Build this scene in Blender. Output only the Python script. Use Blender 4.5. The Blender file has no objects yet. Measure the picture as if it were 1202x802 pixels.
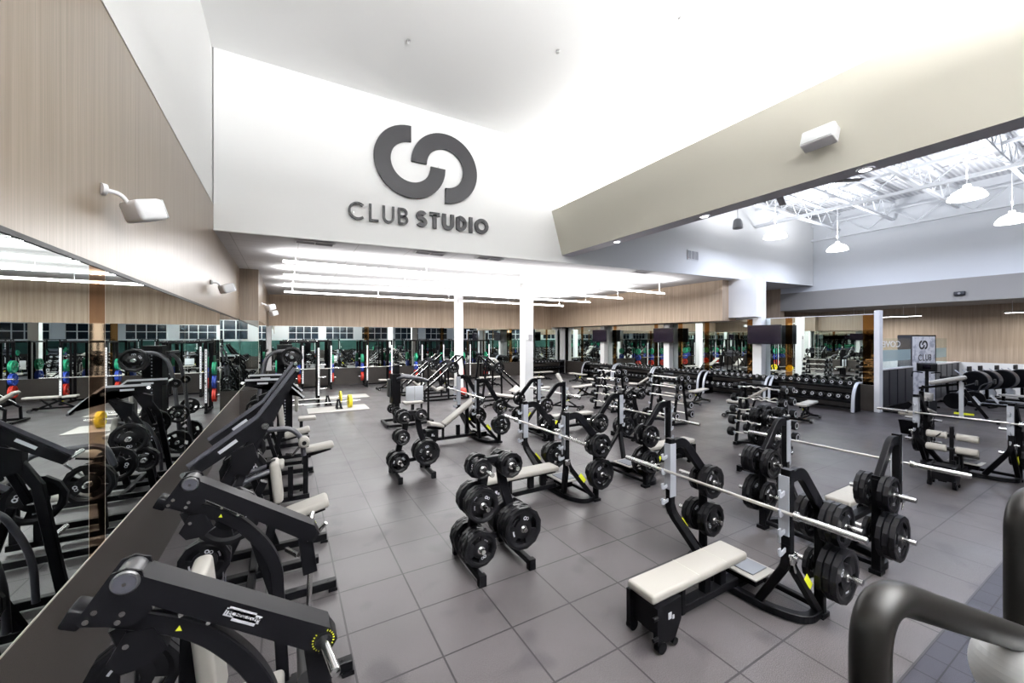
import bpy, bmesh, math, random
from mathutils import Vector, Matrix
random.seed(7)
SC = bpy.context.scene
COL = SC.collection
PI = math.pi
TH = math.radians(29.9)
V = Vector

# ---------------------------------------------------------------- mesh builder
class MB:
    def __init__(s):
        s.v = []; s.f = []; s.m = []; s.sm = []
    def add(s, verts, faces, mi=0, smooth=False):
        n = len(s.v)
        s.v += [tuple(p) for p in verts]
        for f in faces:
            s.f.append([n + i for i in f]); s.m.append(mi); s.sm.append(smooth)
        return s
    def box(s, c, size, mi=0, rot=None):
        hx, hy, hz = size[0]/2, size[1]/2, size[2]/2
        P = [V((x, y, z)) for x in (-hx, hx) for y in (-hy, hy) for z in (-hz, hz)]
        if rot is not None: P = [rot @ p for p in P]
        P = [p + V(c) for p in P]
        F = [(0,1,3,2),(4,6,7,5),(0,4,5,1),(2,3,7,6),(0,2,6,4),(1,5,7,3)]
        return s.add(P, F, mi)
    def bx(s, x0, x1, y0, y1, z0, z1, mi=0):
        return s.box(((x0+x1)/2, (y0+y1)/2, (z0+z1)/2), (abs(x1-x0), abs(y1-y0), abs(z1-z0)), mi)
    def sweep(s, pts, prof, up=(0,0,1), mi=0, smooth=False, caps=True, closed=False, scales=None):
        pts = [V(p) for p in pts]; n = len(pts); k = len(prof); up = V(up)
        rings = []
        prev_s = None
        for i, p in enumerate(pts):
            if closed:
                t = (pts[(i+1) % n] - pts[i-1])
            elif i == 0: t = pts[1]-pts[0]
            elif i == n-1: t = pts[-1]-pts[-2]
            else:
                a = (pts[i]-pts[i-1]).normalized(); b = (pts[i+1]-pts[i]).normalized(); t = a+b
            t.normalize()
            sd = t.cross(up)
            if sd.length < 0.05:
                sd = prev_s.copy() if prev_s is not None else t.cross(V((0,1,0)))
                if sd.length < 0.05: sd = t.cross(V((1,0,0)))
            sd = (sd - t*sd.dot(t)).normalized()
            if prev_s is not None and sd.dot(prev_s) < 0: sd = -sd
            prev_s = sd
            u = sd.cross(t).normalized()
            mit = 1.0
            if not closed and 0 < i < n-1:
                c = a.dot(t)
                mit = 1/max(c, 0.5)
            sc = scales[i] if scales else 1
            # miter: stretch along bisector in-plane
            ring = []
            if mit > 1.001:
                bend = (b - a); bend = bend.normalized() if bend.length > 1e-6 else u
                for (x, y) in prof:
                    o = sd*(x*sc) + u*(y*sc)
                    o = o + bend*(o.dot(bend)*(mit-1))
                    ring.append(p+o)
            else:
                for (x, y) in prof: ring.append(p + sd*(x*sc) + u*(y*sc))
            rings.append(ring)
        base = [q for r in rings for q in r]
        F = []
        rng = n if closed else n-1
        for i in range(rng):
            j = (i+1) % n
            for q in range(k):
                r = (q+1) % k
                F.append((i*k+q, i*k+r, j*k+r, j*k+q))
        s.add(base, F, mi, smooth)
        if caps and not closed:
            s.add(rings[0], [tuple(range(k))[::-1]], mi)
            s.add(rings[-1], [tuple(range(k))], mi)
        return s
    def rt(s, pts, r, n=10, mi=0, up=None, scales=None, closed=False):
        P = [V(p) for p in pts]; m_ = len(P); rings = []; sd = None
        for i, p in enumerate(P):
            if closed: t = P[(i+1) % m_]-P[i-1]
            elif i == 0: t = P[1]-P[0]
            elif i == m_-1: t = P[-1]-P[-2]
            else: t = (P[i]-P[i-1]).normalized()+(P[i+1]-P[i]).normalized()
            t.normalize()
            if sd is None: sd = t.cross(V((0,0,1)) if abs(t.z) < .9 else V((0,1,0)))
            sd = (sd-t*sd.dot(t)).normalized(); u = sd.cross(t)
            q = r*(scales[i] if scales else 1)
            rings.append([p+sd*(q*math.cos(2*PI*k/n))+u*(q*math.sin(2*PI*k/n)) for k in range(n)])
        F = []
        for i in range(m_ if closed else m_-1):
            j = (i+1) % m_
            for k in range(n): F.append((i*n+k, i*n+(k+1) % n, j*n+(k+1) % n, j*n+k))
        s.add([x for g in rings for x in g], F, mi, True)
        if not closed:
            s.add(rings[0], [tuple(range(n))[::-1]], mi); s.add(rings[-1], [tuple(range(n))], mi)
        return s
    def bt(s, pts, w, h, mi=0, up=(0,0,1), ch=0.006, closed=False):
        w /= 2; h /= 2; c = min(ch, w*.4, h*.4)
        prof = [(-w,-h+c),(-w+c,-h),(w-c,-h),(w,-h+c),(w,h-c),(w-c,h),(-w+c,h),(-w,h-c)]
        return s.sweep(pts, prof, up, mi, False, closed=closed)
    def cyl(s, p, q, r, n=16, mi=0, r2=None):
        return s.rt([p, q], r, n, mi, scales=[1, (r2/r if r2 is not None else 1)])
    def lathe(s, prof, o=(0,0,0), axis='z', n=24, mi=0, smooth=True, poly=0):
        # prof: list of (r, h); repeated points break smoothing
        o = V(o)
        ring = []
        for (r, h) in prof:
            R = []
            for i in range(n):
                a = 2*PI*i/n
                rr = r
                if poly and r > 0.8*max(x[0] for x in prof):
                    w = 2*PI/poly; rr = r*math.cos(w/2)/math.cos((a % w)-w/2)
                x, y = rr*math.cos(a), rr*math.sin(a)
                if axis == 'z': P = V((x, y, h))
                elif axis == 'y': P = V((x, h, y))
                else: P = V((h, x, y))
                R.append(o+P)
            ring.append(R)
        for i in range(len(prof)-1):
            if prof[i] == prof[i+1]: continue
            F = [(q, (q+1) % n, n+(q+1) % n, n+q) for q in range(n)]
            s.add(ring[i]+ring[i+1], F, mi, smooth)
        return s
    def rbox(s, c, size, r=0.02, seg=3, mi=0, rot=None):
        bm = bmesh.new()
        bmesh.ops.create_cube(bm, size=1)
        for v in bm.verts: v.co = V((v.co.x*size[0], v.co.y*size[1], v.co.z*size[2]))
        bmesh.ops.bevel(bm, geom=list(bm.edges), offset=r, segments=seg, profile=0.5, affect='EDGES', clamp_overlap=True)
        bm.verts.ensure_lookup_table()
        P = []
        for v in bm.verts:
            p = v.co.copy()
            if rot is not None: p = rot @ p
            P.append(p + V(c))
        F = [[v.index for v in f.verts] for f in bm.faces]
        s.add(P, F, mi, True); bm.free()
        return s
    def prism(s, poly, y0, y1, mi=0, plane='xz'):
        n = len(poly)
        def mk(a, b, t):
            return (a, t, b) if plane == 'xz' else ((a, b, t) if plane == 'xy' else (t, a, b))
        A = [mk(a, b, y0) for a, b in poly]; B = [mk(a, b, y1) for a, b in poly]
        s.add(A+B, [(i, (i+1) % n, n+(i+1) % n, n+i) for i in range(n)], mi)
        s.add(A, [tuple(range(n))[::-1]], mi); s.add(B, [tuple(range(n))], mi)
        return s
    def xf(s, M):
        s.v = [tuple(M @ V(p)) for p in s.v]; return s
    def join(s, o, dm=0):
        n = len(s.v); s.v += o.v
        s.f += [[n+i for i in f] for f in o.f]; s.m += [a+dm for a in o.m]; s.sm += o.sm
        return s

def fillet(pts, r, n=6):
    pts = [V(p) for p in pts]; out = [pts[0]]
    for i in range(1, len(pts)-1):
        a, b, c = pts[i-1], pts[i], pts[i+1]
        u = (a-b); w = (c-b); rr = min(r, u.length*.49, w.length*.49)
        p0 = b+u.normalized()*rr; p1 = b+w.normalized()*rr
        for k in range(n+1):
            t = k/n
            out.append(p0*(1-t)**2 + b*2*t*(1-t) + p1*t*t)
    out.append(pts[-1]); return out

def fix_normals(me):
    bm = bmesh.new(); bm.from_mesh(me)
    bmesh.ops.recalc_face_normals(bm, faces=bm.faces); bm.to_mesh(me); bm.free()

def obj(name, mb, mats, parent=None, loc=None, label=None, fix=True):
    me = bpy.data.meshes.new(name)
    me.from_pydata([tuple(p) for p in mb.v], [], mb.f)
    if not isinstance(mats, (list, tuple)): mats = [mats]
    for m in mats: me.materials.append(m)
    me.polygons.foreach_set('material_index', mb.m)
    me.polygons.foreach_set('use_smooth', mb.sm)
    me.update()
    if fix: fix_normals(me)
    o = bpy.data.objects.new(name, me); COL.objects.link(o)
    if parent is not None: o.parent = parent
    if loc is not None: o.location = loc
    if label: o['label'] = label
    return o

def tag(o, label, cat, group=None, kind=None):
    o['label'] = label; o['category'] = cat
    if group: o['group'] = group
    if kind: o['kind'] = kind
    return o

def thing(name, label, cat, loc=(0,0,0), rz=0, group=None):
    o = bpy.data.objects.new(name, None); COL.objects.link(o)
    o.empty_display_size = 0.1
    o.location = loc; o.rotation_euler = (0, 0, rz)
    return tag(o, label, cat, group)

def struct(name, mb, mats, label=None):
    o = obj(name, mb, mats); o['kind'] = 'structure'
    if label: o['label'] = label
    return o

def kids(o): return [c for c in COL.objects if c.parent == o]
_kidcache = {}
def copy_tree(o, parent=None):
    c = o.copy(); COL.objects.link(c)
    if parent is not None:
        c.parent = parent
    key = o.name
    if key not in _kidcache: _kidcache[key] = kids(o)
    for ch in _kidcache[key]: copy_tree(ch, c)
    return c

def place(proto, used, loc, rz, label, group=None):
    """first use moves the prototype itself, afterwards copies"""
    o = proto if not used.get(proto.name) else copy_tree(proto)
    if not used.get(proto.name): used[proto.name] = True; _kidcache[proto.name] = kids(proto)
    o.location = loc; o.rotation_euler = (0, 0, rz); o['label'] = label
    if group: o['group'] = group
    return o
USED = {}

# ---------------------------------------------------------------- materials
def mat(name, col=(0.5,0.5,0.5), rough=0.5, metal=0.0, emit=None, es=0, spec=None, coat=0):
    m = bpy.data.materials.new(name); m.use_nodes = True
    b = m.node_tree.nodes['Principled BSDF']
    b.inputs['Base Color'].default_value = (*col, 1)
    b.inputs['Roughness'].default_value = rough
    b.inputs['Metallic'].default_value = metal
    if spec is not None: b.inputs['Specular IOR Level'].default_value = spec
    if coat: b.inputs['Coat Weight'].default_value = coat
    if emit:
        b.inputs['Emission Color'].default_value = (*emit, 1)
        b.inputs['Emission Strength'].default_value = es
    return m
def N(m, t, **kw):
    n = m.node_tree.nodes.new(t)
    for k, v in kw.items(): setattr(n, k, v)
    return n
def L(m, a, b): m.node_tree.links.new(a, b)
def bs(m): return m.node_tree.nodes['Principled BSDF']
def geo(m):
    return N(m, 'ShaderNodeNewGeometry').outputs['Position']
def mapping(m, vec, scale=(1,1,1), loc=(0,0,0), rot=(0,0,0)):
    mp = N(m, 'ShaderNodeMapping')
    mp.inputs['Scale'].default_value = scale; mp.inputs['Location'].default_value = loc
    mp.inputs['Rotation'].default_value = rot
    L(m, vec, mp.inputs['Vector']); return mp.outputs['Vector']
def noise(m, vec, scale, detail=2, rough=.5):
    n = N(m, 'ShaderNodeTexNoise'); n.inputs['Scale'].default_value = scale
    n.inputs['Detail'].default_value = detail; n.inputs['Roughness'].default_value = rough
    L(m, vec, n.inputs['Vector']); return n.outputs['Fac']
def ramp(m, fac, stops):
    r = N(m, 'ShaderNodeValToRGB'); e = r.color_ramp.elements
    e[0].position, e[0].color = stops[0][0], (*stops[0][1], 1)
    e[1].position, e[1].color = stops[1][0], (*stops[1][1], 1)
    for p, c in stops[2:]:
        x = e.new(p); x.color = (*c, 1)
    L(m, fac, r.inputs['Fac']); return r.outputs['Color']
def mixc(m, fac, a, b, mode='MIX'):
    x = N(m, 'ShaderNodeMix', data_type='RGBA', blend_type=mode)
    for i, s in ((0, fac), (6, a), (7, b)):
        if isinstance(s, (int, float)): x.inputs[i].default_value = s
        elif isinstance(s, tuple): x.inputs[i].default_value = (*s, 1)
        else: L(m, s, x.inputs[i])
    return x.outputs[2]
def bump(m, h, strength=.2, dist=.01):
    b = N(m, 'ShaderNodeBump'); b.inputs['Strength'].default_value = strength
    b.inputs['Distance'].default_value = dist
    L(m, h, b.inputs['Height']); L(m, b.outputs['Normal'], bs(m).inputs['Normal'])

M = {}
M['black'] = mat('black_powder_coat', (.0026,.0026,.0033), .40, spec=.08)
M['black2'] = mat('satin_black_cover', (.0028,.0028,.0036), .40, spec=.08)
M['rubber'] = mat('plate_rubber', (.0032,.0032,.0040), .40, spec=.16)
M['rubblk'] = mat('dark_rubber', (.01,.01,.011), .6)
M['steel'] = mat('chrome_steel', (.75,.75,.75), .18, 1)
M['bar'] = mat('bar_steel', (.72,.70,.66), .28, 1)
M['silver'] = mat('silver_guard', (.40,.42,.47), .42, .2)
M['platform'] = mat('grey_step', (.25,.26,.29), .5)
M['steptop'] = mat('step_rubber', (.16,.17,.2), .6)
M['cream'] = mat('cream_vinyl', (.32,.305,.28), .48, spec=.25)
n_ = noise(M['cream'], geo(M['cream']), 220, 2); bump(M['cream'], n_, .08, .002)
M['mark'] = mat('grey_print', (.55,.56,.6), .5)
M['yellow'] = mat('yellow_label', (.75,.78,.03), .5)
M['white'] = mat('white_paint', (.84,.84,.835), .7)
M['whitecool'] = mat('cool_white_paint', (.80,.82,.85), .7)
M['whitegloss'] = mat('white_enamel', (.8,.8,.82), .4)
M['taupe'] = mat('taupe_paint', (.52,.50,.43), .75)
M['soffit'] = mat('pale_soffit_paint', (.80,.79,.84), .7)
M['taupe2'] = mat('warm_grey_paint', (.36,.345,.33), .75)
M['charcoal'] = mat('charcoal_sign', (.018,.017,.020), .6)
M['mirror'] = mat('mirror_glass', (.80,.86,.84), .0, 1)
M['bronze'] = mat('bronze_mirror', (.36,.19,.065), .03, 1)
M['edge'] = mat('mirror_edge', (.85,.8,.7), .3, .6)
M['screen'] = mat('screen_black', (.012,.008,.016), .12)
M['glow'] = mat('lamp_glow', (1,1,1), .5, emit=(1,.985,.96), es=14)
M['glow2'] = mat('high_bay_glow', (1,1,1), .5, emit=(1,1,1), es=9)
M['grille'] = mat('vent_grey', (.35,.34,.35), .6)
M['green'] = mat('green_bumper', (.01,.30,.15), .5)
M['blue'] = mat('blue_bumper', (.02,.06,.38), .5)
M['red'] = mat('red_bumper', (.55,.03,.015), .5)
M['yel'] = mat('yellow_bumper', (.8,.66,.02), .5)
M['lum'] = mat('dark_panel', (.028,.028,.036), .4)
M['night'] = mat('night_glazing', (.012,.02,.03), .08)
M['teal'] = mat('teal_wall', (.008,.06,.05), .6)
M['handle'] = mat('handrail_grip', (.0045,.004,.0036), .36, spec=.22)
M['console'] = mat('console_grey', (.52,.53,.54), .35)
M['skin_white'] = mat('placard_white', (.72,.75,.8), .6)

# wood laminate, vertical grain
m = M['wood'] = mat('wood_laminate', rough=.33)
g = geo(m)
v1 = mapping(m, g, (26, 26, .35)); a = noise(m, v1, 1.0, 3, .6)
v2 = mapping(m, g, (110, 110, 1.2)); b = noise(m, v2, 1.0, 2, .5)
c = ramp(m, a, [(.25, (.18,.14,.10)), (.75, (.265,.21,.16))])
c2 = ramp(m, b, [(.3, (.72,.7,.68)), (.7, (1,1,1))])
c3 = mixc(m, 1.0, c, c2, 'MULTIPLY')
L(m, c3, bs(m).inputs['Base Color'])
# grooved wood slat panels (far walls)
m = M['slat'] = mat('wood_slat_panel', rough=.5)
g = geo(m)
v1 = mapping(m, g, (9, 9, .3)); a = noise(m, v1, 1.0, 3, .6)
v2 = mapping(m, g, (60, 60, .8)); b = noise(m, v2, 1.0, 2, .5)
c = ramp(m, a, [(.25, (.44,.33,.235)), (.75, (.63,.50,.375))])
c2 = ramp(m, b, [(.3, (.78,.76,.74)), (.7, (1,1,1))])
L(m, mixc(m, 1.0, c, c2, 'MULTIPLY'), bs(m).inputs['Base Color'])
# rubber tile floor
m = M['floor'] = mat('rubber_floor_tiles', rough=.42, spec=.19)
g = geo(m)
sep = N(m, 'ShaderNodeSeparateXYZ'); L(m, g, sep.inputs[0])
def seam(m, src, off, size, w):
    s1 = N(m, 'ShaderNodeMath', operation='SUBTRACT'); L(m, src, s1.inputs[0]); s1.inputs[1].default_value = off - 300*size
    s2 = N(m, 'ShaderNodeMath', operation='MODULO'); L(m, s1.outputs[0], s2.inputs[0]); s2.inputs[1].default_value = size
    s3 = N(m, 'ShaderNodeMath', operation='SUBTRACT'); L(m, s2.outputs[0], s3.inputs[0]); s3.inputs[1].default_value = size/2
    s4 = N(m, 'ShaderNodeMath', operation='ABSOLUTE'); L(m, s3.outputs[0], s4.inputs[0])
    s5 = N(m, 'ShaderNodeMath', operation='GREATER_THAN'); L(m, s4.outputs[0], s5.inputs[0]); s5.inputs[1].default_value = size/2 - w/2
    return s5.outputs[0]
def mx(m, a, b):
    q = N(m, 'ShaderNodeMath', operation='MAXIMUM'); L(m, a, q.inputs[0]); L(m, b, q.inputs[1]); return q.outputs[0]
sx = seam(m, sep.outputs[0], 1.05, .612, .015)
sy = seam(m, sep.outputs[1], 1.05, .612, .015)
both = mx(m, sx, sy)
sp = noise(m, g, 170, 3, .7)
spk = ramp(m, sp, [(.38, (.026,.0238,.0243)), (.66, (.098,.090,.094))])
patch = noise(m, g, 1.1, 3, .5)
pc = ramp(m, patch, [(.35, (.84,.84,.84)), (.6, (1.06,1.05,1.06))])
wear = noise(m, g, 2.6, 1, .4)
wc = ramp(m, wear, [(.30, (.72,.72,.74)), (.40, (1,1,1))])
col = mixc(m, 1, mixc(m, 1, spk, pc, 'MULTIPLY'), wc, 'MULTIPLY')
L(m, mixc(m, both, col, (.014,.013,.014)), bs(m).inputs['Base Color'])
rr = ramp(m, patch, [(.3, (.30,)*3), (.7, (.46,)*3)]); L(m, rr, bs(m).inputs['Roughness'])
bump(m, sp, .25, .003)
# small dark pavers near the stairs
m = M['paver'] = mat('dark_brick_tiles', rough=.5, spec=.2)
g = geo(m); sep = N(m, 'ShaderNodeSeparateXYZ'); L(m, g, sep.inputs[0])
both = mx(m, seam(m, sep.outputs[0], 3.79, .26, .012), seam(m, sep.outputs[1], 1.045, .13, .009))
sp = noise(m, g, 260, 2, .7)
L(m, mixc(m, both, ramp(m, sp, [(.35, (.008,.008,.011)), (.68, (.032,.032,.042))]), (.004,.004,.005)), bs(m).inputs['Base Color'])
# speckled dark laminate dado
m = M['dado'] = mat('dark_speckled_dado', rough=.4, spec=.25)
g = geo(m); sp = noise(m, g, 230, 2, .7)
L(m, ramp(m, sp, [(.36, (.014,.012,.011)), (.68, (.055,.047,.042))]), bs(m).inputs['Base Color'])
# ceiling tiles
m = M['ctile'] = mat('ceiling_tiles', rough=.8)
g = geo(m); sep = N(m, 'ShaderNodeSeparateXYZ'); L(m, g, sep.inputs[0])
both = mx(m, seam(m, sep.outputs[0], 1.45, 1.22, .02), seam(m, sep.outputs[1], 9.6, .61, .02))
L(m, mixc(m, both, (.68,.67,.68), (.5,.49,.49)), bs(m).inputs['Base Color'])
# corrugated deck
m = M['deck'] = mat('white_metal_deck', rough=.6)
g = geo(m); wv = N(m, 'ShaderNodeTexWave', bands_direction='Y'); wv.inputs['Scale'].default_value = 2.2
L(m, g, wv.inputs['Vector']); L(m, ramp(m, wv.outputs['Fac'], [(.3, (.60,.61,.64)), (.6, (.78,.79,.81))]), bs(m).inputs['Base Color'])
bump(m, wv.outputs['Fac'], .6, .05)
# floral print for the totem
m = M['floral'] = mat('floral_print', rough=.45)
g = geo(m); a = noise(m, g, 3.5, 5, .65)
L(m, ramp(m, a, [(.40, (.42,.43,.50)), (.52, (.80,.80,.84))]), bs(m).inputs['Base Color'])
# patterned glass band
m = M['glass'] = mat('clear_partition_glass', (.85,.95,.95), .02)
bs(m).inputs['Transmission Weight'].default_value = 1; bs(m).inputs['IOR'].default_value = 1.1
m = M['film'] = mat('dotted_glass_film', (.45,.62,.66), .4)
bs(m).inputs['Alpha'].default_value = .6
# ---------------------------------------------------------------- room shell
XL, XM, XR = -1.23, 17.0, 26.0          # left wall, mirror partition, far right wall
YB, YF, YW = -9.0, 9.47, 22.3           # back wall, fascia, far wall
HC = 8.1
def cz(x): return 4.56 + .0215*(x - XL)

fl = MB(); fl.add([(XL-.2,1.045,0),(XR+.2,1.045,0),(XR+.2,YW+.2,0),(XL-.2,YW+.2,0)], [(0,1,2,3)], 0)
fl.add([(XL-.2,YB,0),(3.79,YB,0),(3.79,1.045,0),(XL-.2,1.045,0)], [(0,1,2,3)], 0)
fl.add([(3.79,YB,0),(XR+.2,YB,0),(XR+.2,1.045,0),(3.79,1.045,0)], [(0,1,2,3)], 1)
fl.add([(XL-.2,YB,-.1),(XR+.2,YB,-.1),(XR+.2,YW+.2,-.1),(XL-.2,YW+.2,-.1)], [(3,2,1,0)], 0)
o = struct('floor', fl, [M['floor'], M['paver']])

# left wall: white backing, wood band, white top
w = MB()
w.bx(XL-.25, XL-.02, YB, YW, 0, 8.4, 0)
w.bx(XL-.02, XL, YB, YF, 3.0, 5.05, 1)
w.bx(XL-.02, XL, YF, YW, 3.0, cz(XL)-.003, 1)
struct('wall_left', w, [M['white'], M['wood']])
w = MB(); w.bx(XL-.02, XL, YB, 14.3, 0, .88, 0); w.bx(XL-.02, XL+.004, YB, 14.3, .872, .884, 1)
struct('baseboard_left', w, [M['dado'], M['edge']])
w = MB(); w.bx(XL-.02, XL+.012, YB, 14.3, 2.985, 3.015, 0)
struct('trim_1', w, [M['black']])
w = MB(); w.bx(XL-.02, XL+.006, YB, YF, 5.045, 5.06, 0)
struct('trim_2', w, [M['white']])
# boxed-out wood pier that steps the wall in
w = MB(); w.bx(XL-.02, -.75, 14.3, YW, 3.0, cz(-.9)-.006, 0); w.bx(XL-.02, -.75, 14.3, YW, 0, .88, 1)
w.bx(XL, -.77, 14.32, YW, .88, 3.0, 2)
struct('wall_left_pier', w, [M['wood'], M['dado'], M['black']])

# far wall
w = MB()
w.bx(XL-.2, XR, YW, YW+.2, 0, 8.4, 0)
w.bx(-.75, XM-1, YW-.03, YW, 3.06, cz(8)+.2, 1)
w.bx(-.75, XM, YW-.03, YW, 0, .88, 2)
struct('wall_far', w, [M['white'], M['slat'], M['dado']])

# lower ceiling over the far half, slightly rising to the right
c = MB()
c.add([(XL,YF+.02,cz(XL)),(22.8,YF+.02,cz(22.8)),(22.8,YW,cz(22.8)),(XL,YW,cz(XL)),
       (XL,YF+.02,cz(XL)+.1),(22.8,YF+.02,cz(22.8)+.1),(22.8,YW,cz(22.8)+.1),(XL,YW,cz(XL)+.1)],
      [(0,1,2,3),(7,6,5,4),(0,4,5,1),(1,5,6,2),(2,6,7,3),(3,7,4,0)], 0)
struct('ceiling_low', c, [M['ctile']])
w = MB(); w.bt([(XL,YF+.02,cz(XL)+.006),(22.8,YF+.02,cz(22.8)+.006)], .07, .035, 0) if True else w.add([(XL,YF-.012,cz(XL)-.012),(22.8,YF-.012,cz(22.8)-.012),(22.8,YF+.06,cz(22.8)-.012),(XL,YF+.06,cz(XL)-.012),
       (XL,YF-.012,cz(XL)+.03),(22.8,YF-.012,cz(22.8)+.03),(22.8,YF+.06,cz(22.8)+.03),(XL,YF+.06,cz(XL)+.03)],
      [(0,1,2,3),(7,6,5,4),(0,4,5,1),(1,5,6,2),(2,6,7,3),(3,7,4,0)], 0)
struct('trim_3', w, [M['white']])
# fascia that carries the sign
w = MB()
w.add([(XL,YF,cz(XL)),(22.8,YF,cz(22.8)),(22.8,YF,8.6),(XL,YF,8.6),(XL,YF+.15,cz(XL)+.1),(22.8,YF+.15,cz(22.8)+.1),(22.8,YF+.15,8.6),(XL,YF+.15,8.6)],
      [(0,1,2,3),(7,6,5,4),(0,4,5,1),(1,5,6,2),(2,6,7,3),(3,7,4,0)], 0)
struct('wall_fascia', w, [M['white']])
# high ceilings
c = MB(); c.bx(XL-.2, 7.5, YB, YF, HC, HC+.12, 0)
struct('ceiling', c, [M['white']])
c = MB(); c.bx(7.5, XR, YB, YF+.1, 8.45, 8.55, 0)
struct('ceiling_deck', c, [M['deck']])
# bulkhead beam
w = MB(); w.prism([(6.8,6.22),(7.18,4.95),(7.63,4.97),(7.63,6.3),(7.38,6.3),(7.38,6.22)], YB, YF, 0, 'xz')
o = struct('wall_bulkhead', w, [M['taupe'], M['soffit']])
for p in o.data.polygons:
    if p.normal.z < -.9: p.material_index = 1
w = MB(); w.bx(7.38, 7.62, YB, YF, 6.24, 8.6, 0)
struct('wall_bulkhead_upper', w, [M['white']])
# back wall with night windows
w = MB(); w.bx(XL-.2, XR, YB-.2, YB, 0, 8.6, 0); w.bx(XL, XR, YB, YB+.03, 0, 1.0, 1); w.bx(XL, XR, YB, YB+.02, 1.0, 2.2, 2)
struct('wall_back', w, [M['whitecool'], M['dado'], M['teal']])
for i, x0 in enumerate([0.2, 4.2, 8.4, 12.6, 16.8, 21.0]):
    f = MB(); x1 = x0+3.2
    f.bx(x0, x1, YB, YB+.04, 2.35, 4.6, 1)
    for k in range(5): f.bx(x0+k*.8-.035, x0+k*.8+.035, YB, YB+.09, 2.3, 4.65, 0)
    for z in (2.33, 3.1, 3.87, 4.62): f.bx(x0-.03, x1+.03, YB, YB+.085, z-.035, z+.035, 0)
    struct('window_%d' % (i+1), f, [M['whitegloss'], M['night']])
# right-hand side walls
w = MB(); w.bx(XR, XR+.2, YB, YW, 1.4, 8.6, 0); w.bx(XR-.01, XR+.2, YB, YW, 0, 1.4, 1)
struct('wall_right', w, [M['slat'], M['white']])
w = MB(); w.bx(22.8, 23.2, YB, YF+1.5, 3.9, 4.80, 0)
struct('wall_header', w, [M['taupe2']])
w = MB(); w.bx(22.83, 23.2, YB, YF+1.5, 4.80, 8.6, 0)
struct('wall_header_upper', w, [M['whitecool']])
c = MB(); c.bx(23.2, XR, YB, YF+1.5, 3.9, 4.0, 0)
struct('ceiling_lobby', c, [M['taupe2']])
w = MB(); w.bx(22.8, 23.2, YF+1.5, YW, 0, 8.6, 0)
struct('wall_lobby', w, [M['slat']])
# mirror partition with header
w = MB(); w.bx(XM, XM+.16, 5.3, YW, 0, 3.27, 0); w.bx(XM-.02, XM, 5.3, YW, 0, .88, 1)
w.bx(XM, XM+.16, 8.8, YW, 3.27, cz(XM)-.006, 0)
struct('wall_partition', w, [M['white'], M['dado']])
w = MB(); w.bx(16.0, XM+.02, 9.95, YW-.04, 3.2, cz(16)-.006, 0)
struct('wall_wood_header', w, [M['slat']])
w = MB(); w.bx(16.45, XM+.02, 8.8, 9.95, 3.33, cz(16.2)-.006, 0)
struct('wall_white_header', w, [M['white']])
w = MB(); w.bx(XM-.06, XM+.22, 5.16, 5.3, 0, 3.38, 0)
struct('trim_4', w, [M['whitegloss']])
# panelled half wall running to the right
w = MB()
for xa, xb in ((XM+.22, 20.2), (22.0, XR-.02)):
    w.bx(xa, xb, 5.2, 5.3, 0, 1.38, 0)
    x = xa+.7
    while x < xb-.1: w.bx(x-.02, x+.02, 5.19, 5.21, .02, 1.36, 1); x += .75
    w.bx(xa-.02, xb, 5.17, 5.33, 1.38, 1.42, 2)
struct('wall_half_partition', w, [M['lum'], M['black'], M['whitegloss']])
# floor base strips
# ---- mirrors
def mirror(name, verts, label, m='mirror', grp='wall mirrors'):
    b = MB(); b.add(verts, [(0,1,2,3)]); 
    n = (V(verts[1])-V(verts[0])).cross(V(verts[3])-V(verts[0])).normalized()*.008
    back = [tuple(V(p)-n) for p in verts]
    b.add(back, [(3,2,1,0)], 1)
    for i in range(4):
        j = (i+1) % 4; b.add([verts[i], verts[j], back[j], back[i]], [(0,3,2,1)], 1)
    o = obj(name, b, [M[m], M['edge']], fix=False); tag(o, label, 'mirror', grp); return o
def mx_panel(x, y0, y1, z0, z1, face, lab, m='mirror', grp='wall mirrors'):
    v = [(x,y0,z0),(x,y1,z0),(x,y1,z1),(x,y0,z1)]
    if face < 0: v = [(x,y1,z0),(x,y0,z0),(x,y0,z1),(x,y1,z1)]
    return mirror('bronze_mirror_strip' if m == 'bronze' else 'wall_mirror', v, lab, m, grp)
def my_panel(y, x0, x1, z0, z1, lab, m='mirror', grp='wall mirrors'):
    return mirror('bronze_mirror_strip' if m == 'bronze' else 'wall_mirror', [(x0,y,z0),(x1,y,z0),(x1,y,z1),(x0,y,z1)], lab, m, grp)
xm = XL+.002
L1 = [(-9, -.2, 'left wall mirror beginning behind the camera, reflecting the gym'), (-.2, 3.945, 'large left wall mirror pane before the bronze strip'),
      (4.235, 7.0, 'left wall mirror pane just after the bronze strip'), (7.0, 9.6, 'left wall mirror pane under the second wall speaker'),
      (9.6, 14.3, 'left wall mirror pane ending at the wooden pier')]
for y0, y1, lab in L1: mx_panel(xm, y0+.003, y1-.003, .884, 2.985, 1, lab)
mx_panel(xm, 3.948, 4.232, .884, 2.985, 1, 'bronze tinted mirror strip in the left wall mirror', 'bronze', 'bronze strips')
my_panel(14.312, XL, -.75, .884, 3.0, 'narrow mirror on the near face of the wooden pier')
mx_panel(-.745, 14.32, YW-.05, .884, 3.0, 1, 'mirror along the side of the wooden pier by the far corner')
fx = [-.75, 3.74, 8.0, 12.7, 16.96]
for i in range(4):
    my_panel(YW-.032, fx[i]+.12, fx[i+1]-.12, .884, 3.06, 'far wall mirror pane, %s from the left corner' % ['first','second','third','fourth'][i])
    if i: my_panel(YW-.033, fx[i]-.12, fx[i]+.12, .884, 3.06, 'bronze strip in the far wall mirror, %s from the left' % ['','first','second','third'][i], 'bronze', 'bronze strips')
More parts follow.
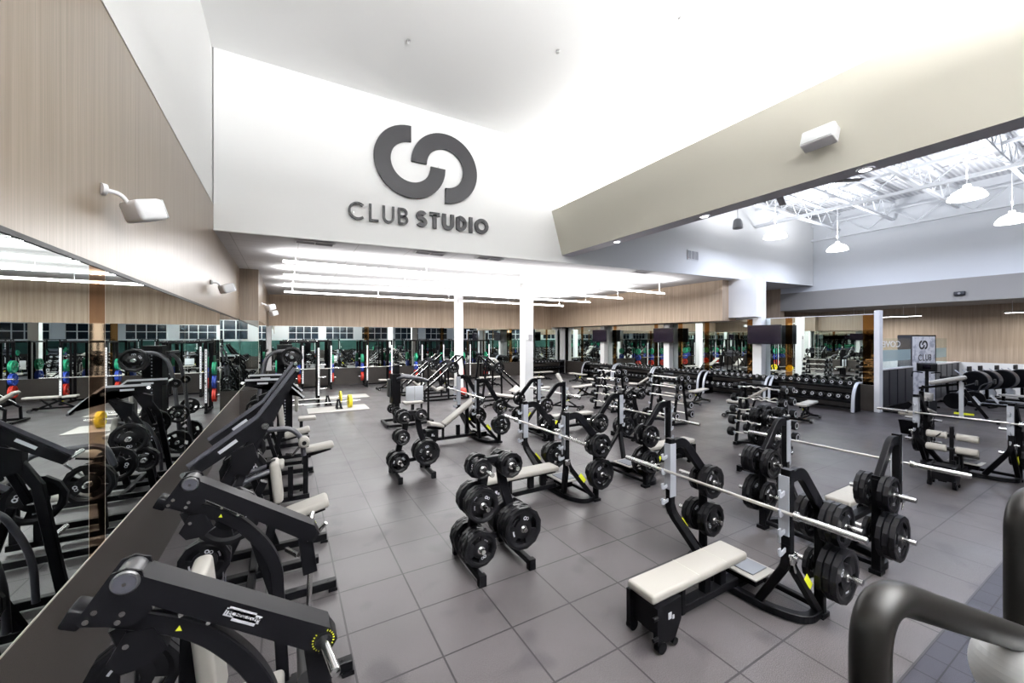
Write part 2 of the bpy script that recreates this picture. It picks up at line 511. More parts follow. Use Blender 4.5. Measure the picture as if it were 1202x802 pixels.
st = [5.45, 7.86, 9.34, 11.3, 12.72, 14.2, 17.2, 20.2, YW-.04]
on = ['first','second','third','fourth','fifth','sixth','seventh','eighth']
for i in range(8):
    y0, y1 = st[i]+(.13 if i else .16), st[i+1]-(.11 if i < 7 else 0)
    mx_panel(XM-.004, y0, y1, .884, 3.25, -1, 'right-hand mirror wall pane, %s counted from the white end post' % on[i])
    mx_panel(XM-.005, (5.3 if i == 0 else st[i]-.11), y0, .884, 3.25, -1, 'bronze strip on the right-hand mirror wall, %s from the white end post' % on[i], 'bronze', 'bronze strips')

# ---- columns
def column(x, y, s, label, plaque=False):
    b = MB(); b.bx(x-s/2, x+s/2, y-s/2, y+s/2, 0, cz(x)-.002 if y > YF else 8.44, 0)
    o = tag(obj('square_column', b, M['white']), label, 'column', 'white columns')
    if plaque:
        p = MB(); p.bx(x-.02, x+.12, y-s/2-.012, y-s/2, 2.4, 2.58, 0)
        p.bx(x, x+.1, y-s/2-.014, y-s/2-.011, 2.46, 2.47, 1); p.bx(x, x+.1, y-s/2-.014, y-s/2-.011, 2.51, 2.52, 1)
        obj('plaque', p, [M['grille'], M['mark']], o)
column(7.35, 11.75, .34, 'thick white square column nearest the sign fascia, small grey plaque on it', True)
column(7.45, 18.3, .34, 'white square column in the distance left of the thick one')
column(16.72, 22.0, .26, 'thin white column in the far right corner of the mirrors')
for y, nm in ((13.3, 'middle wall television'), (17.95, 'farthest television')):
    column(16.82, y, .33, 'white column behind the ' + nm)
b = MB(); b.bx(16.65, 16.985, 8.72, 9.06, 0, 3.33, 0)
tag(obj('square_column', b, M['white']), 'white column behind the largest wall television', 'column', 'white columns')

# ---- linear pendant lights of the lower ceiling
def area(name, loc, rot, sx, sy, power, col=(1,1,1), spread=180):
    l = bpy.data.lights.new(name, 'AREA'); l.shape = 'RECTANGLE'; l.size = sx; l.size_y = sy
    l.energy = power; l.color = col; l.spread = math.radians(spread)
    o = bpy.data.objects.new(name, l); COL.objects.link(o); o.location = loc; o.rotation_euler = rot; o['kind'] = 'light'
    return o
def pendant(y, x0, x1, z, lab, pw, cab=5, axis='x', top=None, up=1.5):
    t = thing('linear_pendant_light', lab, 'ceiling light', ((x0+x1)/2, y, z), 0, 'linear pendant lights')
    h = MB(); Lh = (x1-x0)/2
    h.box((0,0,.035), (2*Lh, .07, .03), 0); h.box((Lh-.01,0,.02),(.02,.074,.06),0); h.box((-Lh+.01,0,.02),(.02,.074,.06),0)
    obj('housing', h, M['whitegloss'], t)
    d = MB(); d.box((0,0,.01), (2*Lh-.04, .06, .02), 0)
    obj('diffuser', d, M['glow'], t)
    u = MB(); u.box((0,0,.056), (2*Lh-.04, .05, .008), 0)
    obj('uplight_lens', u, M['glow'], t)
    for k in range(cab):
        c = MB(); xx = -Lh+.3+k*(2*Lh-.6)/(cab-1); c.cyl((xx,0,.05), (xx,0,(top or cz((x0+x1)/2+xx))-z), .008, 6)
        obj('cable', c, M['whitegloss'], t)
    area('pendant_lamp', ((x0+x1)/2, y, z-.006), (0,0,0), 2*Lh, .06, pw)
    area('pendant_uplamp', ((x0+x1)/2, y, z+.068), (PI,0,0), 2*Lh, .06, pw*up)
    return t
PW = 380
for i, y in enumerate([18.2, 15.9, 13.6, 11.2]):
    pendant(y, -.1, 13.9, 4.33 if i else 4.3, 'long white linear light, %s row back from the fascia' % ['fourth','third','second','first'][i], PW)
for k, (x, yy) in enumerate([(24.4, 7.3), (24.4, 2.4)]):
    t = thing('linear_pendant_light', 'thin dark linear pendant by the far wood wall, %s' % ['left one of two','right one, cut by the frame'][k], 'ceiling light', (x, yy, 3.44), PI/2, 'slim dark pendants')
    h = MB(); h.box((0,0,.03),(2.6,.08,.05),0); obj('housing', h, M['lum'], t)
    h = MB(); h.box((0,0,0),(2.56,.06,.012),0); obj('diffuser', h, M['glow'], t)
    for s in (-1.1, -.7, .7, 1.1):
        c = MB(); c.cyl((s,0,.05),(s,0,.46),.008,6); obj('cable', c, M['whitegloss'], t)
    area('slim_lamp', (x, yy, 3.43), (0,0,PI/2), 2.5, .06, 75)

# ---- recessed downlights under the bulkhead
def spot_px(x, y, z, lab, pw=35):
    t = thing('recessed_downlight', lab, 'ceiling light', (x, y, z), 0, 'bulkhead downlights')
    r = MB(); r.lathe([(.10,0),(.10,-.012),(.075,-.012),(.075,-.004)], n=24); obj('trim_ring', r, M['whitegloss'], t)
    d = MB(); d.lathe([(.0,-.006),(.076,-.006)], n=24, smooth=False); obj('lens', d, M['glow2'], t)
    area('downlight_lamp', (x, y, z-.015), (0,0,0), .13, .13, pw)
for (x, y, lab) in ((7.42, 7.45, 'bright recessed downlight under the beam, farthest'), (7.42, 5.0, 'bright recessed downlight under the beam, middle'),
                    (7.42, 2.42, 'bright recessed downlight under the beam, nearest the white speaker')):
    spot_px(x, y, 4.955, lab)

# ---- high bay lights
def highbay(x, y, z, lab, pw, big=1.0):
    t = thing('high_bay_light', lab, 'ceiling light', (x, y, z), 0, 'dome high bay lights')
    s = MB(); s.lathe([(.26*big,0),(.25*big,.06),(.19*big,.17),(.09*big,.25),(.05*big,.27),(.05*big,.34),(.0,.34)], n=28); obj('shade', s, M['glow2'], t)
    d = MB(); d.lathe([(.0,.012),(.255*big,.012)], n=28, smooth=False); obj('lens', d, M['glow2'], t)
    c = MB(); c.cyl((0,0,.34),(0,0,8.45-z),.012,6); obj('stem', c, M['whitegloss'], t)
    area('high_bay_lamp', (x, y, z-.01), (0,0,0), .5*big, .5*big, pw, (.72,.80,1))
    area('added_truss_uplamp', (x, y, z+.5), (PI,0,0), .3, .3, pw*.72, (.94,.96,1))  # extra lamp above the dome, added to brighten trusses and deck
def at_h(u, v, z):
    d = 460*(2.46-z)/(v-397); l = (u-601)/460*d
    return (d*math.sin(TH)+l*math.cos(TH), d*math.cos(TH)-l*math.sin(TH))
for (u, v, lab) in ((1135,233,'largest glowing dome light under the open trusses'), (910,279,'glowing dome light nearest the bulkhead beam'),
                    (983,294,'glowing dome light farthest off above the corner'), (1188,261,'glowing dome light cut by the right frame edge')):
    x, y = at_h(u, v, 6.0); highbay(x, y, 6.0, lab, 170, 1.35)
# uplights added behind the viewpoint to brighten the ceiling (seen only in the mirrors)
for i, y in enumerate([7.9, 5.6, -1.0, -4.5]):
    pass
for i, y in enumerate([-1.6, -4.2, -6.8]):
    pendant(y, -.4, 6.4, 5.6, 'linear uplight added behind the camera for the ceiling, row %s' % ['one','two','three'][i], 60, 4, top=HC, up=44)
# ---- cove light on top of the bulkhead and wood wall
def cove(x, y0, y1, z, lab, pw, tilt):
    t = MB(); t.bx(x-.03, x+.03, y0, y1, z, z+.03, 0); t.bx(x-.022, x+.022, y0+.02, y1-.02, z+.03, z+.036, 1)
    o = tag(obj('cove_light_strip', t, [M['whitegloss'], M['glow']]), lab, 'ceiling light')
    area('cove_lamp', (x, (y0+y1)/2, z+.045), (PI, tilt, 0), .05, y1-y0, pw)
cove(7.0, -8.5, 9.3, 6.225, 'thin cove light strip hidden on top of the taupe bulkhead', 260, .5)
# ---------------------------------------------------------------- wall sign
def arcpts(cx, cz_, r, a0, a1, n=14):
    return [(cx+r*math.cos(math.radians(a0+(a1-a0)*i/n)), cz_+r*math.sin(math.radians(a0+(a1-a0)*i/n))) for i in range(n+1)]
def ring_mesh(cx, cz_, ri, ro, a0, a1, y0, y1, n=48):
    b = MB(); A = arcpts(cx, cz_, ri, a0, a1, n); B = arcpts(cx, cz_, ro, a0, a1, n)
    vs = []
    for y in (y0, y1):
        vs += [(x, y, z) for x, z in A] + [(x, y, z) for x, z in B]
    k = n+1; F = []
    for i in range(n):
        F += [(i, i+1, k+i+1, k+i), (2*k+i, 3*k+i, 3*k+i+1, 2*k+i+1), (i, 2*k+i, 2*k+i+1, i+1), (k+i, k+i+1, 3*k+i+1, 3*k+i)]
    F += [(0, k, 3*k, 2*k), (n, 2*k+n, 3*k+n, k+n)]
    return b.add(vs, F)
def stroke(b, pts, w, y0, y1, closed=False):
    yc = (y0+y1)/2; d = abs(y1-y0)
    prof = [(-w/2,-d/2),(w/2,-d/2),(w/2,d/2),(-w/2,d/2)]
    b.sweep([(x, yc, z) for x, z in pts], prof, (0,1,0), closed=closed)
def letter(ch, h, w):
    """strokes of a geometric sans capital, cap height h, stroke w -> (list of (pts, closed), advance)"""
    i = w/2; R = h/2-i
    if ch == 'C': return [([(R+i+x, h/2+z) for x, z in arcpts(0,0,R,48,312,28)], False)], 1.78*R+2*i
    if ch == 'O': return [([(R+i+x, h/2+z) for x, z in arcpts(0,0,R,0,350,35)], True)], 2*R+2*i
    if ch == 'L': return [([(i,h),(i,i),(.52*h,i)], False)], .54*h
    if ch == 'U':
        r = .27*h
        return [([(i,h)]+[(i+r+x, r+i+z) for x, z in arcpts(0,0,r,180,360,14)]+[(i+2*r,h)], False)], 2*r+w
    if ch == 'I': return [([(i,0),(i,h)], False)], w
    if ch == 'T': return [([(0,h-i),(.66*h,h-i)], False), ([(.33*h,h-i),(.33*h,0)], False)], .66*h
    if ch == 'D':
        return [([(i,i),(i,h-i),(.22*h,h-i)]+[(.22*h+x, h/2+z) for x, z in arcpts(0,0,R,80,-80,16)]+[(.22*h,i)], True)], .22*h+R+i
    if ch == 'B':
        r = (h-w)/4
        return [([(i,i),(i,h-i),(.28*h,h-i)]+[(.28*h+x, h-i-r+z) for x, z in arcpts(0,0,r,80,-80,10)]+[(.28*h,h/2)], False),
                ([(i,h/2),(.32*h,h/2)]+[(.32*h+x, i+r+z) for x, z in arcpts(0,0,r,80,-80,10)]+[(.32*h,i),(i,i)], False)], .32*h+r+i
    if ch == 'S':
        r = (h-w)/4
        up = [(r*1.15+i+x*1.15, h-i-r+z) for x, z in arcpts(0,0,r,25,270,18)]
        lo = [(r*1.15+i+x*1.15, i+r+z) for x, z in arcpts(0,0,r,90,-155,18)]
        return [(up+lo[1:], False)], 2.3*r+w
def make_sign(parent, x0, z0, h, thin, bold, yf, dep, gap=.09, word=.16, slope=.0, mt='charcoal', rings=None, names=('emblem_ring','letter')):
    x = x0
    for wd, st in (('CLUB', thin), ('STUDIO', bold)):
        for ch in wd:
            S, adv = letter(ch, h, st); b = MB()
            for pts, cl in S: stroke(b, [(x+px, z0+pz+(x-x0+px)*slope) for px, pz in pts], st, yf-dep, yf, cl)
            obj('letter', b, M[mt], parent); x += adv+gap*(.75 if st == bold else 1)
        x += word
    return x
t = thing('wall_sign', 'dark charcoal CLUB STUDIO sign with interlocking ring emblem on the high white wall', 'sign', (0, 0, 0))
sx1 = make_sign(t, 1.19, 5.13, .40, .052, .098, YF-.03, .05, gap=.085, word=.11, slope=.028)
obj('emblem_ring', ring_mesh(2.60, 6.70, .485, .865, 90, 360, YF-.09, YF-.04), M['charcoal'], t)
obj('emblem_ring', ring_mesh(3.47, 6.73, .485, .865, 180, -90, YF-.09, YF-.04), M['charcoal'], t)
b = MB()
for px, pz in ((2.0,6.4),(2.3,7.3),(2.6,6.0),(3.3,6.75),(4.1,6.9),(3.6,7.4),(4.0,6.3),(1.3,5.3),(2.05,5.2),(3.0,5.35),(4.0,5.4),(4.7,5.45)):
    b.cyl((px, YF-.045, pz),(px, YF, pz),.012,6)
obj('standoff_pins', b, M['steel'], t)
print('SIGN END', sx1)

# ---------------------------------------------------------------- speakers
def wall_speaker(name, loc, rz, label, s=1.0, tilt=-.35):
    t = thing(name, label, 'speaker', loc, rz, 'small white wall speakers')
    b = MB(); b.cyl((0,0,0),(0,-.03*s,0),.045*s,16); obj('wall_plate', b, M['whitegloss'], t)
    b = MB(); b.rt(fillet([(0,-.02*s,0),(0,-.12*s,0),(0,-.17*s,-.06*s)],.04*s),.016*s,10); obj('bracket', b, M['whitegloss'], t)
    R = Matrix.Rotation(tilt,3,'X')
    b = MB(); b.rbox((0,-.27*s,-.09*s),(.24*s,.20*s,.17*s),.03*s,3,0,R); obj('cabinet', b, M['whitegloss'], t)
    b = MB(); b.rbox(V((0,-.27*s,-.09*s))+R@V((0,-.10*s,0)),(.215*s,.02*s,.15*s),.008*s,2,0,R); obj('grille', b, M['console'], t)
    return t
wall_speaker('wall_speaker', (XL, 4.15, 3.6), PI/2+.7, 'white wall speaker on the wood wall, nearest and largest', 1.0)
wall_speaker('wall_speaker', (XL, 9.1, 3.50), PI/2+.5, 'white wall speaker on the wood wall, second one along', 1.0)
wall_speaker('wall_speaker', (-.75, 15.7, 3.62), PI/2+.6, 'small white speaker past the wooden pier, upper one', 1.15)
wall_speaker('wall_speaker', (-.75, 19.2, 3.62), PI/2+.6, 'small white speaker past the wooden pier, nearer the corner', 1.2)
t = thing('bulkhead_speaker', 'large white box speaker mounted on the taupe bulkhead', 'speaker', (6.99, 2.75, 5.5), 0)
R = Matrix.Rotation(.35,3,'Y')
b = MB(); b.rbox((-.17,0,-.08),(.20,.42,.24),.02,3,0,R); obj('cabinet', b, M['whitegloss'], t)
b = MB(); b.rbox(V((-.17,0,-.08))+R@V((-.105,0,0)),(.012,.39,.21),.005,2,0,R); obj('grille', b, M['console'], t)
b = MB(); b.bx(-.1,.02,-.05,.05,-.05,.05); obj('bracket', b, M['whitegloss'], t)
x, y = at_h(866, 262, 6.3)
t = thing('pendant_speaker', 'white bell-shaped pendant speaker hanging beside the bulkhead', 'speaker', (x, y, 6.12), 0)
b = MB(); b.lathe([(.0,.0),(.15,.0),(.16,.02),(.13,.26),(.09,.32),(0,.33)], n=24); obj('body', b, M['whitegloss'], t)
b = MB(); b.lathe([(.0,-.004),(.14,-.004)], n=24, smooth=False); obj('grille', b, M['grille'], t)
b = MB(); b.cyl((0,0,.33),(0,0,8.45-6.12),.01,6); obj('cable', b, M['whitegloss'], t)

# ---------------------------------------------------------------- vents
def vent(loc, sx, sy, rot, label, nx=3, axis=None):
    t = thing('air_vent', label, 'vent', loc, 0, 'air vents'); t.rotation_euler = rot
    b = MB(); b.box((0,0,0),(sx,sy,.01)); obj('backing', b, M['grille'], t)
    f = MB()
    for s in (-1, 1):
        f.box((0,s*(sy/2),.006),(sx+.04,.025,.02)); f.box((s*sx/2,0,.006),(.025,sy+.04,.02))
    for i in range(1, nx): f.box((-sx/2+sx*i/nx,0,.006),(.02,sy,.016))
    obj('frame', f, M['white'], t)
    s = MB(); k = max(3, int(sy/.035))
    for i in range(k): s.box((0,-sy/2+(i+.5)*sy/k,.008),(sx,.008,.008))
    obj('slats', s, M['grille'], t)
vent((13.35, YF-.012, 5.6), .62, .33, (PI/2,0,0), 'square grey vent high on the white fascia right of the beam', 3)
vent((22.78, 2.15, 4.45), 1.0, .26, (PI/2,0,-PI/2), 'wide grey vent on the warm grey header at right', 3)
for x, lab in ((.55, 'ceiling vent strip nearest the wood wall'), (3.2, 'ceiling vent strip below the sign, second'), (4.9, 'ceiling vent strip below the sign, third'), (10.9, 'long ceiling vent strip towards the wood header')):
    vent((x, YF+.32, cz(x)-.012), .75, .26, (PI,0,0), lab, 2)
b = MB(); b.rbox((22.752,4.55,4.2),(.1,.3,.16),.02,2); b.cyl((22.69,4.55,4.2),(22.66,4.55,4.2),.04,14,1)
tag(obj('emergency_light', b, [M['lum'], M['grille']]), 'small dark box light on the warm grey header', 'emergency light')
for k, (x, y, lab) in enumerate(((2.0,7.4,'tiny ceiling sprinkler above the sign, left'),(4.6,6.2,'tiny ceiling sprinkler above the sign, middle'),(6.0,4.5,'tiny ceiling sprinkler near the bulkhead'))):
    b = MB(); b.lathe([(.0,0),(.035,0),(.035,-.02),(.012,-.03),(.012,-.05),(.03,-.055),(0,-.055)], (x,y,HC), n=14)
    tag(obj('fire_sprinkler', b, M['steel']), lab, 'sprinkler', 'ceiling sprinklers')

# ---------------------------------------------------------------- televisions
def tv(x, y, z, w, h, label):
    t = thing('wall_television', label, 'television', (x, y, z), 0, 'switched-off televisions')
    b = MB(); b.rbox((0,0,0),(.05,w,h),.008,2); obj('bezel', b, M['rubblk'], t)
    b = MB(); b.box((-.027,0,0),(.004,w-.04,h-.04)); obj('screen', b, M['screen'], t)
    b = MB(); b.bx(.02,.20,-.1,.1,-.1,.1); obj('bracket', b, M['black'], t)
tv(16.43, 8.50, 2.60, 1.26, .76, 'large black television on the white column, nearest')
tv(16.43, 13.3, 2.60, 1.2, .72, 'black television on the middle white column')
tv(16.43, 17.95, 2.60, 1.2, .72, 'black television farthest along the mirror wall')

# ---------------------------------------------------------------- open roof trusses over the right half
def joist(y, label):
    t = thing('roof_joist', label, 'roof joist', (0, y, 0), 0, 'white open-web roof joists')
    b = MB(); b.bx(7.64,22.82,-.05,.05,8.3,8.38); b.bx(7.64,22.82,-.05,.05,7.55,7.63); obj('chord', b, M['whitecool'], t)
    b = MB(); x = 7.8; i = 0
    while x < 22.4:
        b.cyl((x,0,8.3 if i%2 else 7.63),(x+.55,0,7.63 if i%2 else 8.3),.018,6); x += .55; i += 1
    obj('web_bars', b, M['whitecool'], t)
for i, y in enumerate([8.4, 6.5, 4.6, 2.7, .8, -1.1, -3.0, -4.9]):
    joist(y, 'white open-web roof joist crossing the deck, number %s from the fascia' % ['one','two','three','four','five','six','seven','eight'][i])
def girder(x, label):
    t = thing('roof_girder', label, 'roof girder', (x, 0, 0), 0, 'white roof girders')
    b = MB(); b.bx(-.07,.07,YB+.1,YF-.02,7.22,7.32); b.bx(-.05,.05,YB+.1,YF-.02,7.95,8.03); obj('chord', b, M['whitecool'], t)
    b = MB(); y = YB+.3; i = 0
    while y < YF-.9:
        b.cyl((0,y,7.95 if i%2 else 7.32),(0,y+.8,7.32 if i%2 else 7.95),.022,6); y += .8; i += 1
    obj('web_bars', b, M['whitecool'], t)
girder(12.6, 'long white truss girder running away in the middle of the open roof')
girder(17.6, 'long white truss girder between the middle and the end wall')
girder(22.6, 'long white truss girder along the top of the end wall')
for i, (x, lab) in enumerate(((9.7,'dark gap run in the roof deck, left'),(15.0,'dark gap run in the roof deck, middle'),(19.9,'dark gap run in the roof deck, right'))):
    b = MB(); y = -6
    while y < 9: b.bx(x-.03,x+.03,y,y+.16,8.425,8.452); y += .33
    tag(obj('deck_vent_slots', b, M['grille']), lab, 'roof slots', 'slotted deck seams')
for x, y0, y1, lab in ((8.3, 6.6, 7.9, 'grey fan blade shape below the trusses, left'), (8.6, 4.9, 6.0, 'grey fan blade shape below the trusses, right')):
    pass
# ceiling fan whose blades show beyond the beam
t = thing('ceiling_fan', 'big grey ceiling fan with blades showing past the bulkhead edge', 'ceiling fan', (9.9, 4.9, 6.05), 0)
b = MB(); b.lathe([(0,-.08),(.16,-.08),(.18,0),(.12,.12),(0,.14)], n=24); obj('hub', b, M['console'], t)
b = MB(); b.cyl((0,0,.12),(0,0,2.4),.025,10); obj('rod', b, M['whitecool'], t)
for k in range(6):
    a = k*PI/3+.35; b = MB(); b.box((.95,0,0),(1.7,.15,.02), rot=None); b.xf(Matrix.Rotation(a,4,'Z')); obj('blade', b, M['grille'], t)

# ---------------------------------------------------------------- totem, glass and letters in the recovery corner
al = math.radians(12)
t = thing('sign_totem', 'tall floral CLUB STUDIO display board with dark side by the half wall', 'sign board', (20.3, 5.25, 0), -al)
b = MB(); b.bx(0,1.4,.02,.42,0,2.55); b.bx(-.012,.0,.0,.44,0,2.56); obj('cabinet', b, M['lum'], t)
b = MB(); b.bx(.015,1.385,.0,.02,.03,2.52); obj('printed_panel', b, M['floral'], t)
b = MB(); b.bx(-.012,1.412,-.012,.43,2.55,2.575); b.bx(1.4,1.412,-.012,.43,0,2.55); obj('trim_frame', b, M['black'], t)
obj('emblem_ring', ring_mesh(.57, 2.20, .10, .17, 90, 360, -.008, 0), M['charcoal'], t)
obj('emblem_ring', ring_mesh(.75, 2.20, .10, .17, 180, -90, -.008, 0), M['charcoal'], t)
x = .36
for row, (wd, z0) in enumerate((('CLUB',1.60),('STUDIO',1.24))):
    x = .37 if row == 0 else .30
    for ch in wd:
        hh = .24 if row == 0 else .20
        S, adv = letter(ch, hh, .03); b = MB()
        for pts, cl in S: stroke(b, [(x+px*(.95 if row==0 else .75), z0+pz) for px, pz in pts], .028, -.008, 0, cl)
        obj('letter', b, M['charcoal'], t); x += adv*(.95 if row==0 else .75)+.05
gt = thing('glass_screen', 'clear glass screen with dotted blue band and RECOVERY lettering above the half wall', 'glass screen', (0, 5.25, 0), 0)
b = MB(); b.bx(XM+.24, 20.15, -.006, .006, 1.42, 2.45); obj('glass_pane', b, M['glass'], gt)
b = MB(); b.bx(22.05, 24.4, -.006, .006, 1.42, 2.45); obj('glass_pane', b, M['glass'], gt)
b = MB(); b.bx(XM+.24, 20.1, -.012, -.009, 1.66, 2.05); obj('patterned_film', b, M['film'], gt)
b = MB(); b.bx(22.1, 24.3, -.012, -.009, 1.66, 2.05); obj('patterned_film', b, M['film'], gt)
# letters read from behind, so they run right to left
def txt(name, body, size, mt, parent, loc, rot, mirror=False, ext=.003, lab=None):
    cu = bpy.data.curves.new(name, 'FONT'); cu.body = body; cu.size = size; cu.extrude = ext; cu.align_x = 'CENTER'; cu.align_y = 'CENTER'
    tmp = bpy.data.objects.new(name+'_tmp', cu); COL.objects.link(tmp)
    dg = bpy.context.evaluated_depsgraph_get(); me = bpy.data.meshes.new_from_object(tmp.evaluated_get(dg))
    bpy.data.objects.remove(tmp); bpy.data.curves.remove(cu)
    me.name = name
    if mirror:
        for v in me.vertices: v.co.x = -v.co.x
        me.flip_normals()
    me.materials.clear(); me.materials.append(M[mt])
    o = bpy.data.objects.new(name, me); COL.objects.link(o)
    o.parent = parent; o.location = loc; o.rotation_euler = rot
    return o
M['lett'] = mat('white_vinyl_lettering', (.9,.9,.9), .5, emit=None)
txt('lettering', 'COVE', .30, 'lett', gt, (18.25, -.016, 2.24), (PI/2,0,0), True).scale = (2.1,1,1)
b = MB(); b.rbox((XR-.03, 3.05, 1.72),(.05,.34,.22),.01,2); b.bx(XR-.062,XR-.055,2.97,3.13,1.67,1.77,1)
tag(obj('wall_thermostat', b, [M['lum'], M['white']]), 'small black wall control with white face on the wood wall', 'thermostat')
# ================================================================ free weights
def plate_mesh(R, T, mats, mark=True, poly=12, key=''):
    """grip plate: disc about local y axis, centred on the origin"""
    b = MB(); n = 48
    rs = [.027, .055, .38*R+.02, .74*R, .86*R, R]
    slots = [(60, 115), (180, 235), (300, 355)]
    def inslot(i):
        a = (i+.5)*360/n
        return any(lo <= a <= hi for lo, hi in slots)
    def rad(r, i):
        if poly and r >= .99*R:
            w = 2*PI/poly; a = 2*PI*i/n
            return R*math.cos(w/2)/math.cos((a % w)-w/2)*1.02
        return r
    hh = [T/2, T/2, T*.28, T*.28, T*.46, T*.42]
    if R < .12: slots = []
    for side in (1, -1):
        pts = []
        for r, h in zip(rs, hh):
            for i in range(n):
                a = 2*PI*i/n; q = rad(r, i)
                pts.append((q*math.cos(a), side*h, q*math.sin(a)))
        F = []
        for k in range(len(rs)-1):
            for i in range(n):
                if k == 2 and inslot(i): continue
                j = (i+1) % n
                F.append((k*n+i, k*n+j, (k+1)*n+j, (k+1)*n+i))
        b.add(pts, F, 0)
    # rim
    pts = []
    for h in (-hh[-1], hh[-1]):
        for i in range(n):
            a = 2*PI*i/n; q = rad(R, i); pts.append((q*math.cos(a), h, q*math.sin(a)))
    b.add(pts, [(i, (i+1) % n, n+(i+1) % n, n+i) for i in range(n)], 0)
    # slot walls
    for lo, hi in slots:
        idx = [i for i in range(n) if lo <= (i+.5)*360/n <= hi]
        for r, sgn in ((rs[2], 1), (rs[3], -1)):
            for i in idx:
                a0, a1 = 2*PI*i/n, 2*PI*(i+1)/n
                b.add([(r*math.cos(a0),-hh[2],r*math.sin(a0)),(r*math.cos(a1),-hh[2],r*math.sin(a1)),(r*math.cos(a1),hh[2],r*math.sin(a1)),(r*math.cos(a0),hh[2],r*math.sin(a0))],[(0,1,2,3)],0)
        for i in (idx[0], idx[-1]+1):
            a = 2*PI*i/n; c_, s_ = math.cos(a), math.sin(a)
            b.add([(rs[2]*c_,-hh[2],rs[2]*s_),(rs[3]*c_,-hh[2],rs[3]*s_),(rs[3]*c_,hh[2],rs[3]*s_),(rs[2]*c_,hh[2],rs[2]*s_)],[(0,1,2,3)],0)
    # steel bore
    b.lathe([(.027,-T/2-.001),(.038,-T/2-.001),(.038,-T/2-.001)], axis='y', n=24, mi=1, smooth=False)
    b.lathe([(.027,T/2+.001),(.038,T/2+.001)], axis='y', n=24, mi=1, smooth=False)
    b.lathe([(.027,-T/2),(.027,T/2)], axis='y', n=24, mi=1)
    if mark:   # printed maker's mark: bar of lettering and a round logo
        for side in (1, -1):
            y = side*(T*.37); a = math.radians(148)
            for k in range(7):
                aa = a - .17 + k*.052; r = .56*R
                b.box((r*math.cos(aa), y, r*math.sin(aa)), (.013*R/.2, .002, .016*R/.2), 2, Matrix.Rotation(-aa,3,'Y'))
            aa = math.radians(262); 
            b.lathe([(.008*R/.2*1.2, y),(.016*R/.2*1.2, y)], (.5*R*math.cos(aa), 0, .5*R*math.sin(aa)), 'y', 12, 2, False)
            b.lathe([(.010*R/.2, y),(.016*R/.2, y)], (.5*R*math.cos(aa)+.03, 0, .5*R*math.sin(aa)), 'y', 12, 2, False)
    o = obj('weight_plate', b, mats, fix=True)
    me = o.data; bpy.data.objects.remove(o); return me
PM = {}
PM['L'] = (plate_mesh(.225, .050, [M['rubber'], M['steel'], M['mark']]), .225, .050)
PM['M'] = (plate_mesh(.178, .046, [M['rubber'], M['steel'], M['mark']]), .178, .046)
PM['S'] = (plate_mesh(.135, .040, [M['rubber'], M['steel'], M['mark']]), .135, .040)
PM['T'] = (plate_mesh(.108, .034, [M['rubber'], M['steel'], M['mark']], mark=False), .108, .034)
for k, mt in (('G','green'),('B','blue'),('R','red'),('Y','yel')):
    PM[k] = (plate_mesh(.225, .055, [M[mt], M['steel'], M['mark']], poly=0), .225, .055)
SIZE = {'L':'large','M':'medium','S':'small','T':'tiny','G':'green','B':'blue','R':'red','Y':'yellow'}
NTH = ['first','second','third','fourth','fifth','sixth','seventh','eighth','ninth','tenth','eleventh','twelfth']
_pl = [0]
def plate(kind, loc, rz, label, group, rx=0, spin=None):
    o = bpy.data.objects.new('weight_plate', PM[kind][0]); COL.objects.link(o)
    o.location = loc
    s = random.uniform(0, 2*PI) if spin is None else spin
    o.rotation_mode = 'XYZ'
    o.rotation_euler = (Matrix.Rotation(rz,3,'Z') @ Matrix.Rotation(rx,3,'X') @ Matrix.Rotation(s,3,'Y')).to_euler()
    colr = '' if kind in 'GBRY' else 'black '
    tag(o, label, 'weight plate', group); _pl[0] += 1
    return o
def peg_plates(p0, dirv, kinds, pegname, unit, sag=True, start=.03):
    """plates threaded on a peg starting at p0 along unit dir (world)"""
    d = V(dirv).normalized(); t = start; rz = math.atan2(d.y, d.x)-PI/2; rx = math.asin(max(-1,min(1,d.z)))
    n = len(kinds)
    for i, k in enumerate(kinds):
        T = PM[k][2]; c = V(p0)+d*(t+T/2); t += T+.003
        pos = 'outermost' if i == n-1 and n > 1 else ('innermost' if i == 0 and n > 1 else ('alone' if n == 1 else NTH[i]+' from inside'))
        col = SIZE[k] if k in 'GBRY' else SIZE[k]+' black'
        plate(k, (c.x, c.y, c.z-(.003 if sag else 0)), rz, '%s plate, %s on %s, %s' % (col, pos, pegname, unit), 'weight plates on the '+unit, rx)
    return t

# ---- barbell (along local y)
def make_barbell(L_=2.2, rs=.025):
    t = thing('barbell', '', 'barbell', (0,0,0), 0, 'long steel barbells')
    b = MB(); b.cyl((0,-.655,0),(0,.655,0),.0145,12); obj('shaft', b, M['bar'], t)
    for s in (-1, 1):
        b = MB(); b.cyl((0,s*.655,0),(0,s*.69,0),.036,16); b.cyl((0,s*.69,0),(0,s*L_/2,0),rs,16); b.cyl((0,s*L_/2,0),(0,s*(L_/2+.004),0),rs*.8,16)
        obj('sleeve', b, M['steel'], t)
    return t
BARB = make_barbell()

